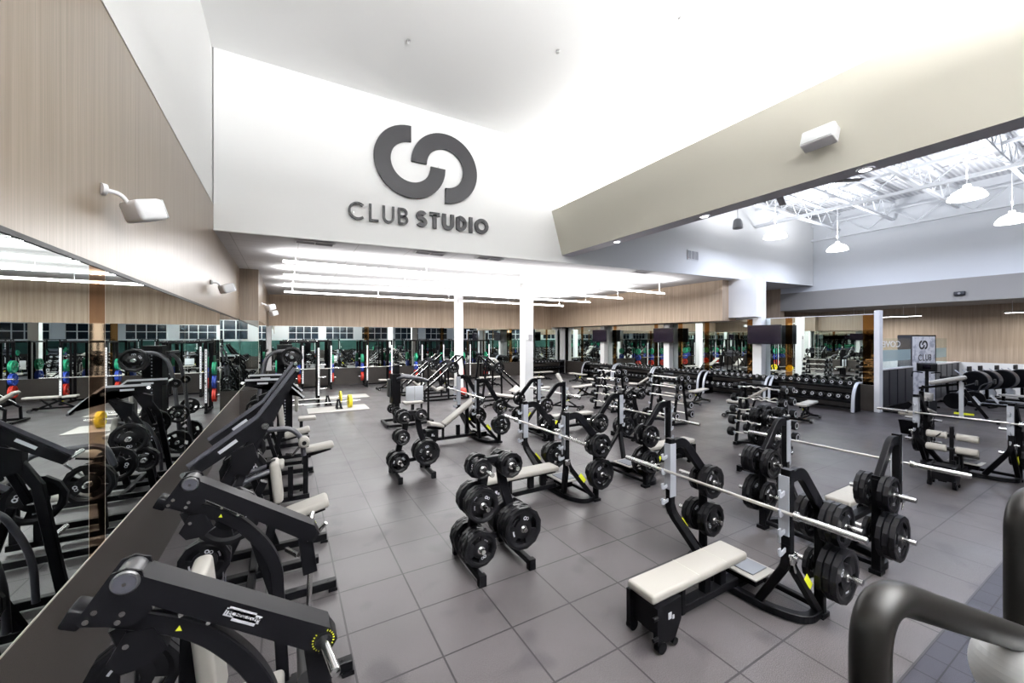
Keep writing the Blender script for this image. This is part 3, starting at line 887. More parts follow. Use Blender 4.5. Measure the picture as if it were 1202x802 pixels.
# ---- press bench with uprights and plate storage; local +x = head/storage side, bar along y
def make_press_bench(px0=-1.09, px1=.20, H=1.39, incline=False, name='press_bench', simple_pad=False, decline=False, zp=.45):
    t = thing(name, '', 'weight bench', (0,0,0), 0, 'press benches with plate storage')
    W = .565
    for s in (-1, 1):
        b = MB()
        b.bt([(0,s*W,.70),(0,s*W,H)], .075, .065, 0, up=(1,0,0))
        # kinked lower leg and A-shaped feet
        b.bt(fillet([(0,s*W,.78),(0,s*W,.62),(.20,s*(W-.32),.09)], .08, 4), .07, .07, 0, up=(0,1,0))
        b.bt(fillet([(.01,s*W,.70),(.06,s*W,.58),(.50,s*W,.07)], .1, 4), .06, .06, 0, up=(0,1,0))
        UP = obj('upright', b, M['black'], t)
        b = MB(); 
        b.bx(-.052,-.042,s*W-.034,s*W+.034,.86,H-.05); b.bx(-.052,.038,s*W-.043 if s>0 else s*W+.033, s*W-.033 if s>0 else s*W+.043,.78,H-.05)
        obj('upright_guard', b, M['silver'], UP)
        for zz in (.72, .88, 1.035, 1.19):
            b = MB(); b.bt(fillet([(-.03,s*W,zz+.02),(-.12,s*W,zz-.005),(-.125,s*W,zz+.05)],.02,3), .035, .012, 0, up=(0,1,0)); obj('bar_catch', b, M['silver'], UP)
        # spring safety hook under the catches
        b = MB(); b.rbox((-.01,s*(W+.05),.68),(.08,.03,.09),.012,2); b.rt([(-.02,s*(W+.05),.66),(.02,s*(W+.05),.56)],.008,8); b.cyl((-.03,s*(W+.03),.70),(-.03,s*(W+.09),.70),.018,12)
        obj('safety_latch', b, M['steel'], UP)
        # arched plate-storage arm and post
        b = MB()
        b.bt(fillet([(.02,s*W,H-.07),(.20,s*W,H-.05),(.47,s*W,1.05),(.56,s*W,.95)], .16, 6), .10, .055, 0, up=(0,1,0))
        obj('storage_arch', b, M['black2'], t)
        b = MB(); b.bt([(.56,s*W,.03),(.56,s*W,1.02)], .075, .06, 0, up=(1,0,0)); b.bx(.5,.62,s*W-.05,s*W+.05,0,.04)
        SPO = obj('storage_post', b, M['black'], t)
        for z, lo, li in ((.86,.30,.22),(.44,.30,.22)):
            for q, ln in ((s, lo), (-s, li)):
                b = MB(); b.cyl((.56,s*W,z),(.56,s*W+q*ln,z),.024,14); b.cyl((.56,s*W+q*.03,z),(.56,s*W+q*.045,z),.045,14,1)
                obj('storage_peg', b, [M['steel'], M['black']], SPO)
        b = MB(); 
        p = [V((.16,s*(W+.034),.52)),V((.22,s*(W+.034),.52)),V((.34,s*(W+.034),.37)),V((.28,s*(W+.034),.37))]
        b.box((.272,s*(W+.033),.40),(.15,.004,.055),0,Matrix.Rotation(math.radians(50),3,'Y')); obj('warning_label', b, M['yellow'], UP)
    # curved floor loop and cross tubes
    b = MB()
    b.bt(fillet([(.52,-W,.045),(.32,-W-.01,.045),(.20,-W+.2,.045),(.17,0,.045),(.20,W-.2,.045),(.32,W+.01,.045),(.52,W,.045)], .18, 6), .07, .07)
    b.bt([(.54,-W,.08),(.54,W,.08)], .05, .05)
    b.bt([(.17,-.0,.07),(.54,0,.07)], .08, .05)
    obj('base_frame', b, M['black'], t)
    b = MB(); b.bt([(px0+.08,0,.13),(.20,0,.13)], .10, .07); b.bt([(-.25,0,.13),(-.25,0,.40)], .07, .09, up=(1,0,0)); b.bt([(-.02,0,.13),(-.02,0,.40)], .07, .09, up=(1,0,0))
    obj('spine', b, M['black'], t)
    b = MB(); b.rbox((.37,0,.21),(.34,.42,.02),.008,2); b.bx(.3,.44,-.15,.15,.1,.2,1); SS = obj('spotter_step', b, [M['platform'], M['black']], t)
    b = MB(); b.rbox((.38,0,.226),(.24,.30,.014),.005,2); obj('step_mat', b, M['steptop'], SS)
    # foot end: paired side plates with wheels
    b = MB()
    for s in (-1, 1):
        b.prism([(px0+.02,.08),(px0+.02,.36),(px0+.30,.38),(px0+.30,.20),(px0+.22,.06)], s*.14-.02, s*.14+.02)
        b.cyl((px0+.07,s*.12,.05),(px0+.07,s*.17,.05),.045,14)
        b.cyl((px0+.22,s*.12,.05),(px0+.22,s*.17,.05),.03,12)
    b.bx(px0+.06,px0+.3,-.12,.12,.12,.36); b.cyl((px0+.02,-.16,.3),(px0-.03,-.16,.3),.015,8); b.cyl((px0+.02,-.16,.14),(px0-.03,-.16,.14),.015,8)
    b.bt([(px0+.45,-.05,.12),(px0+.45,-.05,.4)],.05,.05,up=(1,0,0))
    b.box((px0+.16,-.163,.27),(.035,.004,.05),1); b.box((px0+.2,-.163,.25),(.02,.004,.03),1)
    obj('foot_support', b, [M['black'], M['mark']], t)
    if incline:
        b = MB(); R = Matrix.Rotation(-math.radians(34),3,'Y'); b.rbox((-.22,0,.72),(.95,.27,.065),.024,3,0,R); obj('back_pad', b, M['cream'], t)
        b = MB(); R2 = Matrix.Rotation(math.radians(16),3,'Y'); b.rbox((-.80,0,.47),(.34,.30,.065),.024,3,0,R2); obj('seat_pad', b, M['cream'], t)
        b = MB(); b.bt(fillet([(-1.0,0,.42),(-.66,0,.36),(.12,0,.90)],.06,4),.06,.05,up=(0,1,0)); b.bt([(-.02,0,.3),(-.02,0,.84)],.07,.08,up=(1,0,0)); obj('pad_frame', b, M['black'], t)
    elif decline:
        b = MB(); R = Matrix.Rotation(math.radians(17),3,'Y'); b.rbox((.05,0,.42),(1.0,.27,.06),.022,3,0,R); obj('bench_pad', b, M['cream'], t)
        for z, xx in ((.56,-.52),(.78,-.50)):
            for s in (-1, 1):
                b = MB(); b.lathe([(0,.05),(.05,.05),(.062,.065),(.062,.29),(.05,.305),(0,.305)] if s > 0 else [(0,-.05),(.05,-.05),(.062,-.065),(.062,-.29),(.05,-.305),(0,-.305)], (xx,0,z), 'y', 20); obj('foot_roller', b, M['cream'], t)
        b = MB(); b.bt([(-.52,0,.1),(-.50,0,.95)],.05,.05,up=(1,0,0)); b.cyl((-.52,-.06,.56),(-.52,.06,.56),.03); b.cyl((-.5,-.06,.78),(-.5,.06,.78),.03); b.bt([(-.5,0,.5),(-.1,0,.48)],.05,.05); b.rt([(-.5,.1,.84),(-.62,.16,.76)],.01,8)
        obj('roller_post', b, M['black'], t)
    else:
        b = MB(); w2 = .135; b.rbox(((px0+px1)/2,0,zp-.035),(px1-px0,.275,.075),.026,4)
        obj('bench_pad', b, M['cream'], t)
        b = MB(); 
        for xx in (px1-.33, px1-.72): b.bx(xx-.0015, xx+.0015, -.132, .132, zp+.002, zp+.0035)
        b.bx(px0+.05,px1-.05,-.10,.10,zp-.095,zp-.07,1)
        obj('pad_seams', b, [M['taupe'], M['black']], t)
    return t
PB = {'flat': make_press_bench(), 'flatb': make_press_bench(px0=-1.36, px1=-.04), 'inc': make_press_bench(incline=True, H=1.54), 'dec': make_press_bench(decline=True)}
def press_bench(kind, x, y, rz, label, unit, outer=('LLL','MM'), inner=('','S'), bar=True, barz=1.06, barlab=None, outer2=None, inner2=None):
    """outer=(lower,upper) kinds on the pegs pointing away from the bench axis"""
    place(PB[kind], USED, (x,y,0), rz, label)
    c, s_ = math.cos(rz), math.sin(rz)
    def W_(px, py, z): return (x+px*c-py*s_, y+px*s_+py*c, z)
    for s in (-1, 1):
        wy = (s*c)   # which side in world y
        side = 'near' if wy < 0 else 'far'
        oo, ii = (outer, inner) if wy < 0 else (outer2 or outer, inner2 or inner)
        for z, nm, ko, ki in ((.44,'low', oo[0], ii[0]), (.86,'high', oo[1], ii[1])):
            dv = V(W_(0,s,0))-V((x,y,0)); dv.z = 0
            if ko: peg_plates(W_(.56, s*.565, z), dv, ko, '%s outer %s peg' % (side, nm), unit, start=.048)
            if ki: peg_plates(W_(.56, s*.565, z), -dv, ki, '%s inner %s peg' % (side, nm), unit, start=.048)
    if bar:
        xo = -.085 
        if kind == 'x': xo = 0
        bx_, by_, bz_ = W_(xo, 0, barz)
        place(BARB, USED, (bx_, by_, bz_), rz, barlab or ('steel barbell racked on the '+unit))

# rows of benches (bar axis positions measured from the photograph)
press_bench('flat', 3.55, 2.22, 0, 'foreground flat press bench with cream pad and silver-faced uprights', 'foreground flat bench', ('LLL','MMM'), ('S','MM'), outer2=('MMS','S'), inner2=('MM','MM'))
press_bench('flat', 3.50, 5.08, 0, 'flat press bench in the second row, directly behind the front plate tree', 'second-row flat bench', ('LL','MM'), ('S','S'), outer2=('M','S'), inner2=('LL',''))
press_bench('inc', 3.78, 8.72, 0, 'incline press bench with raised cream back pad, left of centre', 'incline bench left of centre', ('LL','M'), ('M','S'), barz=1.15)
press_bench('flatb', 5.92, 2.22, PI, 'flat press bench facing the foreground one, cream pad reaching to the right', 'facing bench on the right', ('LLL','MM'), ('S','MM'), outer2=('LL','MMM'), inner2=('M','MM'))
press_bench('flatb', 5.70, 5.08, PI, 'flat press bench in the centre, pad pointing right, behind the long bar', 'centre bench facing right', ('MM','SM'), ('L','M'), outer2=('LL','S'), inner2=('','M'))
press_bench('flatb', 5.92, 8.3, PI, 'flat press bench in the third row, pad pointing right', 'third-row bench facing right', ('L','M'), ('M',''), outer2=('L','M'))
press_bench('dec', 10.36, 2.06, 0, 'decline press bench with cream foot rollers at the right of the floor', 'decline bench at right', ('LL','M'), ('M','S'))

# ---- plate trees: feet along y, A-frame in x
def make_tree():
    t = thing('plate_tree', '', 'plate rack', (0,0,0), 0, 'black plate storage trees')
    for s in (-1, 1):
        b = MB(); b.bt([(s*.29,-.34,.07),(s*.29,.34,.07)], .06, .06)
        for e in (-1, 1): b.bx(s*.29-.038, s*.29+.038, e*.34-.03, e*.34+.03, 0, .11)
        obj('foot', b, M['black'], t)
        b = MB(); b.bt(fillet([(s*.29,0,.09),(s*.23,0,.55),(s*.13,0,.80),(s*.09,0,1.14)],.12,5), .10, .06, up=(0,1,0)); obj('post', b, M['black2'], t)
    b = MB(); b.bt([(-.27,0,.28),(.27,0,.28)], .06, .05, up=(0,1,0)); b.bt([(-.09,0,1.12),(.09,0,1.12)], .08, .06, up=(0,1,0)); obj('cross_bar', b, M['black'], t)
    for (x, z) in TREEP:
        for e in (-1, 1):
            b = MB(); b.cyl((x,0,z),(x,e*.30,z),.024,14); b.cyl((x,e*.03,z),(x,e*.045,z),.045,14,1); obj('peg', b, [M['steel'], M['black']], t)
    return t
TREEP = [(-.25,.30),(.25,.40),(-.20,.72),(.15,1.08),(-.15,1.06)]
TREE = make_tree()
def plate_tree(x, y, rz, label, unit, loads):
    place(TREE, USED, (x,y,0), rz, label)
    c, s_ = math.cos(rz), math.sin(rz)
    nm = ['low left peg','low right peg','middle peg','top right peg','top left peg']
    for i, (px, z) in enumerate(TREEP):
        for e, sd, ks in ((-1,'near',loads[i][0]), (1,'far',loads[i][1])):
            if ks: peg_plates((x+px*c, y+px*s_, z), (-e*s_, e*c, 0), ks, sd+' side '+nm[i], unit, start=.048)
plate_tree(1.97, 3.86, 0, 'plate tree standing alone in the middle foreground, loaded on every side', 'foreground plate tree',
           [('MMMM','MMM'),('LLLL','LLL'),('MMM','MM'),('SSS','TTT'),('T','SS')])
plate_tree(1.95, 7.0, 0, 'plate tree on the left, behind the foreground one', 'left plate tree', [('MM','MM'),('LL','LL'),('SS','S'),('T','T'),('TT','S')])
plate_tree(7.55, 3.85, 0, 'plate tree right of centre with stacked small plates on top', 'right-hand plate tree', [('LLL','LL'),('LL','MMM'),('MMMM','MM'),('SSSS','SSSS'),('SS','SSS')])
plate_tree(7.45, 7.0, 0, 'plate tree farther back in the centre', 'far centre plate tree', [('LL','LL'),('LL','LLL'),('MM','MM'),('SSSS','SSS'),('SS','SSS')])

# ---- fixed barbell rack (A-frame, bars along y)
def make_bar_rack():
    t = thing('barbell_rack', '', 'barbell rack', (0,0,0), 0, 'A-frame racks of fixed barbells')
    for e in (-1, 1):
        b = MB(); b.bt([(-.30,e*.42,.04),(-.06,e*.42,1.42)], .07, .05, up=(0,1,0)); b.bt([(.30,e*.42,.04),(.06,e*.42,1.42)], .07, .05, up=(0,1,0))
        b.bt([(-.36,e*.42,.04),(.36,e*.42,.04)], .07, .07); b.bt([(-.08,e*.42,1.40),(.08,e*.42,1.40)], .06, .05)
        obj('end_frame', b, M['black'], t)
    for pp in ([(0,-.42,1.38),(0,.42,1.38)], fillet([(-.30,-.42,.07),(-.22,0,.12),(-.30,.42,.07)],.2,5), [(.30,-.42,.07),(.30,.42,.07)]):
        b = MB(); b.bt(pp, .05, .05); obj('tie_bar', b, M['black'], t)
    for s in (-1, 1):
        for e in (-1, 1):
            for k in range(5):
                z = .28+k*.26; xx = s*(.30-.24*(z-.04)/1.38)
                b = MB(); b.bt(fillet([(xx,e*.42,z),(xx+s*.10,e*.42,z-.01),(xx+s*.105,e*.42,z+.04)],.02,3), .04, .012, up=(0,1,0)); obj('hook', b, M['silver'], t)
    return t
BRACK = make_bar_rack()
def make_fixed(ez, R):
    t = thing('fixed_barbell', '', 'barbell', (0,0,0), 0, 'short fixed barbells')
    b = MB()
    if ez: pts = fillet([(0,-.46,0),(0,-.24,0),(0,-.17,.035),(0,-.08,-.015),(0,0,.03),(0,.08,-.015),(0,.17,.035),(0,.24,0),(0,.46,0)],.03,3)
    else: pts = [(0,-.46,0),(0,.46,0)]
    b.rt(pts, .0145, 10, up=(1,0,0)); obj('shaft', b, M['bar'], t)
    for e in (-1, 1):
        b = MB(); pr = [(0,.462),(R*.8,.462),(R*.97,.475),(R,.49),(R,.54),(R*.97,.56),(R*.86,.57),(R*.6,.565),(R*.35,.57),(0,.57)]
        b.lathe([(r, e*h) for r, h in pr], axis='y', n=20)
        if R > .07: b.lathe([(R*.5, e*.571),(R*.72, e*.571)], axis='y', n=20, mi=1, smooth=False)
        obj('head', b, [M['rubber'], M['mark']], t)
    return t
FIX = {(e, r): make_fixed(e, r) for e in (True, False) for r in (.075, .09, .105)}
def bar_rack(x, y, label, unit, ez_front=True, ez_back=True, skip=()):
    place(BRACK, USED, (x,y,0), 0, label)
    for s, nm, ez in ((-1,'left face',ez_front),(1,'right face',ez_back)):
        for k in range(5):
            if (s, k) in skip: continue
            z = .28+k*.26; xx = s*(.30-.24*(z-.04)/1.38)+s*.065
            R = (.105,.105,.09,.09,.075)[k]
            place(FIX[(ez, R)], USED, (x+xx, y, z+.02), 0, 'fixed %s barbell, %s level up on the %s of the %s' % ('curved' if ez else 'straight', NTH[k], nm, unit), 'fixed barbells on the '+unit)
bar_rack(9.30, 4.85, 'A-frame rack of zigzag fixed barbells, right of centre', 'right barbell rack', True, True)
bar_rack(9.65, 7.65, 'A-frame rack of straight fixed barbells in the middle distance', 'middle barbell rack', False, False, skip=((-1,1),))
bar_rack(9.60, 9.95, 'A-frame rack of fixed barbells farthest back', 'far barbell rack', True, False)

# ---- dumbbell racks
def make_dbrack(Ln):
    t = thing('dumbbell_rack', '', 'dumbbell rack', (0,0,0), 0, 'long two-tier dumbbell racks')
    for z, dx, nm in ((.82,.10,'upper'),(.38,-.08,'lower')):
        b = MB(); R = Matrix.Rotation(-.22,3,'Y')
        b.box((dx,0,z),(.40,Ln-.06,.03),0,R); b.box(V((dx,0,z))+R@V((-.2,0,.02)),(.02,Ln-.06,.06),0,R)
        obj('shelf', b, M['black2'], t)
    for e in (-1, 1):
        b = MB()
        path = fillet([(.34,e*Ln/2,.97),(-.02,e*Ln/2,.97),(-.26,e*Ln/2,.62),(-.30,e*Ln/2,.03)],.22,7)
        b.bt(path, .045, .09, up=(0,1,0)); obj('end_trim', b, M['silver'], t)
        b = MB(); pl = [(p.x, p.z) for p in path]+[(.34,.03)]
        b.prism(pl, e*(Ln/2)-e*.03-.008, e*(Ln/2)-e*.03+.008); b.bt([(-.3,e*(Ln/2-.04),.04),(.36,e*(Ln/2-.04),.04)],.05,.06)
        obj('end_panel', b, M['black2'], t)
    b = MB(); b.bx(.28,.33,-Ln/2+.04,Ln/2-.04,.05,.12); b.bx(.30,.33,-Ln/2+.04,Ln/2-.04,.5,.6); obj('rear_rail', b, M['black'], t)
    return t
def make_db(R, Ln=.34):
    t = thing('dumbbell', '', 'dumbbell', (0,0,0), 0, 'round-head dumbbells')
    b = MB(); b.cyl((-.07,0,0),(.07,0,0),.016,10); obj('handle', b, M['steel'], t)
    for s in (-1, 1):
        pr = [(0,.065),(R*.85,.065),(R,.08),(R,Ln/2-.015),(R*.9,Ln/2),(R*.62,Ln/2),(R*.6,Ln/2-.006),(R*.3,Ln/2-.006),(R*.28,Ln/2),(0,Ln/2)]
        b = MB(); b.lathe([(r, s*h) for r, h in pr], axis='x', n=20); b.lathe([(R*.42, s*(Ln/2-.004)),(R*.56, s*(Ln/2-.004))], axis='x', n=20, mi=1, smooth=False); obj('head', b, [M['rubber'], M['mark']], t)
    return t
DBR = make_dbrack(2.56)
DB = [make_db(r, l) for r, l in ((.088,.36),(.08,.33),(.072,.30),(.064,.27),(.056,.24))]
ylist = [(6.82, 'nearest right-hand dumbbell rack'), (9.55, 'second dumbbell rack'), (12.4, 'third dumbbell rack'), (15.1, 'fourth dumbbell rack'), (17.8, 'farthest dumbbell rack')]
for ri, (yc, nm) in enumerate(ylist):
    place(DBR, USED, (16.3, yc, 0), 0, 'two-tier %s along the mirror wall' % nm.replace(' dumbbell rack',' black dumbbell rack'))
    for z, dx, tier in ((.82,.10,'upper'),(.38,-.08,'lower')):
        for k in range(10):
            y = yc+1.13-k*.251
            place(DB[min(ri,4)], USED, (16.3+dx-.005, y, z+.02+[.088,.08,.072,.064,.056][ri]), 0,
                  'round dumbbell, %s from the left, %s tier of the %s' % (NTH[k], tier, nm), 'dumbbells on the '+nm)
            COL.objects[-1]
# far wall rack
o = place(DBR, USED, (15.2, 21.75, 0), -PI/2, 'two-tier dumbbell rack against the far wall by the white column')
for z, dx, tier in ((.82,.10,'upper'),(.38,-.08,'lower')):
    for k in range(9):
        place(DB[2], USED, (15.2-1.0+k*.25, 21.75-dx, z+.095), -PI/2, 'round dumbbell, %s from the left, %s tier of the far wall rack' % (NTH[k], tier), 'dumbbells on the far wall rack')
for o in [o for o in COL.objects if o.get('category') == 'dumbbell']:
    o.rotation_euler.y = 0.22 if abs(o.rotation_euler.z) < .1 else 0
    
# ---- adjustable benches
def make_adj(up):
    t = thing('adjustable_bench', '', 'weight bench', (0,0,0), 0, 'adjustable benches')
    a = math.radians(up)
    b = MB(); R = Matrix.Rotation(-a,3,'Y'); o_ = V((-.12,0,.44)); b.rbox(o_+R@V((.45,0,.03)),(.86,.28,.07),.024,3,0,R); obj('back_pad', b, M['cream'], t)
    b = MB(); b.rbox((-.34,0,.47),(.36,.30,.07),.024,3,0,Matrix.Rotation(.05,3,'Y')); obj('seat_pad', b, M['cream'], t)
    b = MB(); b.bt([(-.55,0,.10),(.55,0,.10)], .07, .06); b.bt([(.55,-.2,.07),(.55,.2,.07)], .06, .06); b.bt([(-.55,-.26,.07),(-.55,.26,.07)], .06, .06)
    b.bt([(.38,0,.12),(-.25,0,.42)], .06, .06, up=(0,1,0)); b.bt([(-.4,0,.12),(.1,0,.40)], .05, .05, up=(0,1,0)); b.bt([(-.5,0,.42),(.1,0,.42)], .06, .05)
    e = o_+R@V((.5,0,-.02)); b.bt([(.12,0,.14), tuple(e)], .05, .05, up=(0,1,0))
    obj('frame', b, M['black'], t)
    for s in (-1, 1):
        b = MB(); b.cyl((-.55,s*.25,.06),(-.55,s*.31,.06),.06,16); WH = obj('wheel', b, M['rubblk'], t); b = MB(); b.cyl((-.55,s*.309,.06),(-.55,s*.315,.06),.03,12); obj('hub_cap', b, M['steel'], WH)
        b = MB(); b.cyl((.55,s*.2,.05),(.55,s*.25,.05),.05,12); obj('rubber_foot', b, M['rubblk'], t)
    b = MB(); b.box((-.1,.03,.30),(.10,.012,.05),0,Matrix.Rotation(.4,3,'Y')); obj('label', b, M['yellow'], t)
    return t
ADJ = {a: make_adj(a) for a in (0, 35, 60)}
def at0(u, v, z=0):
    d = 460*(2.46-z)/(v-397); l = (u-601)/460*d
    return (d*math.sin(TH)+l*math.cos(TH), d*math.cos(TH)-l*math.sin(TH))
for (x, y, rz, up, lab) in (
    (13.6, 5.85, .15, 0, 'flat adjustable bench standing alone in front of the nearest dumbbell rack'),
    (13.5, 9.35, .25, 0, 'flat adjustable bench left of the nearest one, before the second rack'),
    (12.3, 6.9, -1.2, 35, 'raised adjustable bench behind the zigzag barbell rack'),
    (13.3, 11.9, -.9, 35, 'reclined adjustable bench before the third dumbbell rack'),
    (13.0, 14.3, -.9, 35, 'reclined adjustable bench before the fourth dumbbell rack'),
    (10.6, 16.5, .1, 0, 'flat adjustable bench in the far middle, right one'),
    (8.9, 17.8, 0, 0, 'flat adjustable bench in the far middle, beside the column'),
    (12.9, 19.0, 0, 0, 'flat adjustable bench before the far wall dumbbell rack'),
    (8.4, 12.9, .1, 0, 'flat adjustable bench just right of the thick column'),
    (6.5, 12.0, -1.2, 0, 'wide flat adjustable bench left of the thick column'),
    (8.4, 10.9, 2.2, 60, 'upright adjustable bench behind the third-row bench'),
    (10.6, 12.6, .2, 0, 'flat adjustable bench right of the upright one'),
    (14.0, 16.9, PI/2, 0, 'flat adjustable bench before the farthest dumbbell rack')):
    place(ADJ[up], USED, (x, y, 0), rz, lab)
def xz(v): return (v.x, v.z)
# ================================================================ plate-loaded machines along the left wall
def bolt(b, p, axis, r=.012, mi=0):
    q = V(p)+V(axis)*.01; b.cyl(p, tuple(q), r, 10, mi)
def frame_feet(t, y0s, x0=-.85, x1=.42, mt='black'):
    for y in y0s:
        b = MB(); b.bt([(x0,y,.06),(x1,y,.06)], .07, .08)
        for x in (x0+.03, x1-.03): b.bx(x-.04,x+.04,y-.05,y+.05,0,.03)
        b.cyl((x1-.07,y,.101),(x1-.07,y,.104),.01,8)
        obj('base_rail', b, M[mt], t)

M['pivot'] = mat('grey_pivot_cover', (.05,.05,.053), .35, .3)
# --- machine one: two overhead levers (pulldown)
T1 = thing('lever_pulldown_machine', 'big black pulldown machine in the front left corner, two overhead levers and cream back pad', 'gym machine', (0, 2.58, 0))
frame_feet(T1, (-.53, .53))
b = MB(); b.bt([(-.80,-.53,.07),(-.80,.53,.07)], .08, .08); b.bt([(-.15,-.53,.07),(-.15,.53,.07)], .07, .07); b.bt([(.05,-.6,.06),(.05,.6,.06)],.05,.05); obj('base_cross', b, M['black'], T1)
LOGO_Y = None
for s in (-1, 1):
    yy = s*.56
    # fixed side frame: post rising from the floor, bending back to the wall side
    b = MB(); b.bt(fillet([(-.02,yy+.0,.08),(-.06,yy,.90),(-.14,yy,1.08),(-.30,yy,1.285),(-.60,yy,1.45)],.20,8), .075, .062, 0, up=(0,1,0))
    obj('side_frame', b, M['black2'], T1)
    # hinge cheek plates with bolts
    b = MB()
    for q in (-.055, .055):
        b.prism([(-.555,1.665),(-.515,1.675),(-.47,1.655),(-.455,1.60),(-.44,1.50),(-.50,1.455),(-.64,1.505),(-.645,1.525)], yy+q-.005, yy+q+.005)
        for (px, pz) in ((-.618,1.518),(-.596,1.545),(-.535,1.488),(-.522,1.515)):
            b.cyl((px, yy+q*1.09, pz), (px, yy+q*1.22, pz), .0095, 12, 1)
    b.rbox((-.655,yy,1.525),(.06,.10,.07),.01,2,0,Matrix.Rotation(.5,3,'Y'))
    b.xf(Matrix.Translation((0,0,-.065))); obj('hinge_plate', b, [M['black2'], M['steel']], T1)
    b = MB(); b.lathe([(0,-.068),(.038,-.068),(.043,-.063),(.043,.063),(.038,.068),(0,.068)], (-.515,yy,1.625), 'y', 32)
    b.xf(Matrix.Translation((0,0,-.065))); PD = obj('pivot_drum', b, M['pivot'], T1)
    b = MB(); b.lathe([(0,-.072),(.033,-.072),(.033,-.068)], (-.515,yy,1.625), 'y', 28); b.cyl((-.515,yy-.072,1.625),(-.515,yy-.077,1.625),.006,10,1)
    b.xf(Matrix.Translation((0,0,-.065))); obj('pivot_cap', b, [M['lum'], M['steel']], PD)
    # moving lever: deep box section falling to the aisle
    A = V((-.50,yy,1.555)); B = V((.17,yy,1.10)); dv = (B-A).normalized(); nv = V((-dv.z,0,dv.x))
    if nv.z < 0: nv = -nv
    b = MB(); b.prism([xz(A+nv*.030), xz(B+nv*.035-dv*.02), xz(B+dv*.02+nv*.0), xz(B-nv*.065+dv*.02), xz(B-nv*.075-dv*.04), xz(A-nv*.050+dv*.05), xz(A-nv*.035)], yy-.062, yy+.062)
    L1_ = b
    obj('lever_arm', b, M['black2'], T1)
    b = MB(); e = B+dv*.035; b.prism([xz(B+nv*.02), xz(B+dv*.04+nv*.0), xz(B+dv*.04-nv*.06), xz(B-nv*.08)], yy-.055, yy+.055); obj('lever_end_cap', b, M['rubber'], T1)
    # drop link with chrome handle tube
    b = MB(); b.bt([tuple(B-nv*.06-dv*.03), (.145,yy,.80)], .09, .075, up=(0,1,0)); obj('drop_link', b, M['black'], T1)
    b = MB(); b.cyl((.145,yy,.81),(.135,yy,.52),.018,14); obj('handle_tube', b, M['steel'], T1)
    b = MB(); b.cyl((.135,yy,.55),(.13,yy,.38),.023,14); b.cyl((.13,yy,.38),(.20,yy-s*.2,.36),.02,12); obj('handle_grip', b, M['rubblk'], T1)
    # chrome loading peg pointing outwards
    c = B-nv*.018-dv*.02
    b = MB(); b.cyl((c.x,c.y+s*.055,c.z),(c.x,c.y+s*.08,c.z),.034,20,1); b.cyl((c.x,c.y+s*.07,c.z),(c.x+.03,c.y+s*.27,c.z-.0),.020,18); b.lathe([(.020,0),(.019,s*.010),(.0,s*.013)], (c.x+.03,c.y+s*.268,c.z), 'y', 18)
    obj('loading_peg', b, [M['steel'], M['rubber']], T1)
    b = MB()
    for k in range(22):
        if k in (5,6,7,16,17,18): continue
        a = 2*PI*k/22; b.box((c.x+.043*math.cos(a), c.y+s*.0635, c.z+.043*math.sin(a)), (.007,.002,.004), 0, Matrix.Rotation(-a,3,'Y'))
    obj('peg_lettering', b, M['yellow'], T1)
    # damper rods between frame and lever
    b = MB()
    p = A-nv*.072+dv*.08; q = A-nv*.082+dv*.36
    b.cyl(tuple(p), tuple(q), .013, 12)
    for f in (.12,.5,.88):
        r = p.lerp(q, f); b.cyl((r.x,r.y-.03,r.z),(r.x,r.y+.03,r.z),.009,10); b.cyl(tuple(r), tuple(r-nv*.03), .006, 8)
    obj('damper_rod', b, M['steel'], T1)
    # warning triangles on the lower tube
    b = MB()
    for f in (.33, .72):
        pt = V((-.60,yy,1.45)).lerp(V((-.30,yy,1.285)), (f-.1)*1.25)
        for q in (-1, 1):
            y = yy+q*.0395
            b.add([(pt.x-.010,y,pt.z-.006),(pt.x+.011,y,pt.z-.012),(pt.x+.004,y,pt.z+.012)], [(0,1,2)] if q < 0 else [(0,2,1)], 0)
    obj('warning_triangles', b, M['yellow'], T1)
    # counterweight flag under the hinge
    b = MB(); b.prism([(-.575,1.26),(-.52,1.36),(-.44,1.35),(-.40,1.26),(-.46,1.21),(-.54,1.21)], yy-.035, yy+.035)
    b.bt([(-.55,yy,1.38),(-.50,yy,1.24)], .05, .05, up=(0,1,0)); b.cyl((-.52,yy-.04,1.31),(-.52,yy+.04,1.31),.010,12,1)
    obj('counterweight', b, [M['black'], M['steel']], T1)
    if s < 0:
        ang = math.atan2(dv.z, dv.x)
        lp = A.lerp(B, .52)-nv*.008
        lb = MB()
        R = Matrix.Rotation(-ang,3,'Y')
        for (dx, dz, w_, h_) in ((0,0,.145,.030),(.014,-.016,.095,.020),(-.010,.013,.11,.018)): lb.box(lp+V((0,-.0635,0))+R@V((dx,0,dz)), (w_,.002,h_), 0, R)
        bd = obj('maker_badge', lb, M['mark'], T1)
        tx = txt('badge_lettering', 'TECHNOGYM', .0255, 'black', T1, tuple(lp+V((0,-.0655,0))), (PI/2, -ang, 0), ext=.0006); tx.scale = (.92,1.15,1)
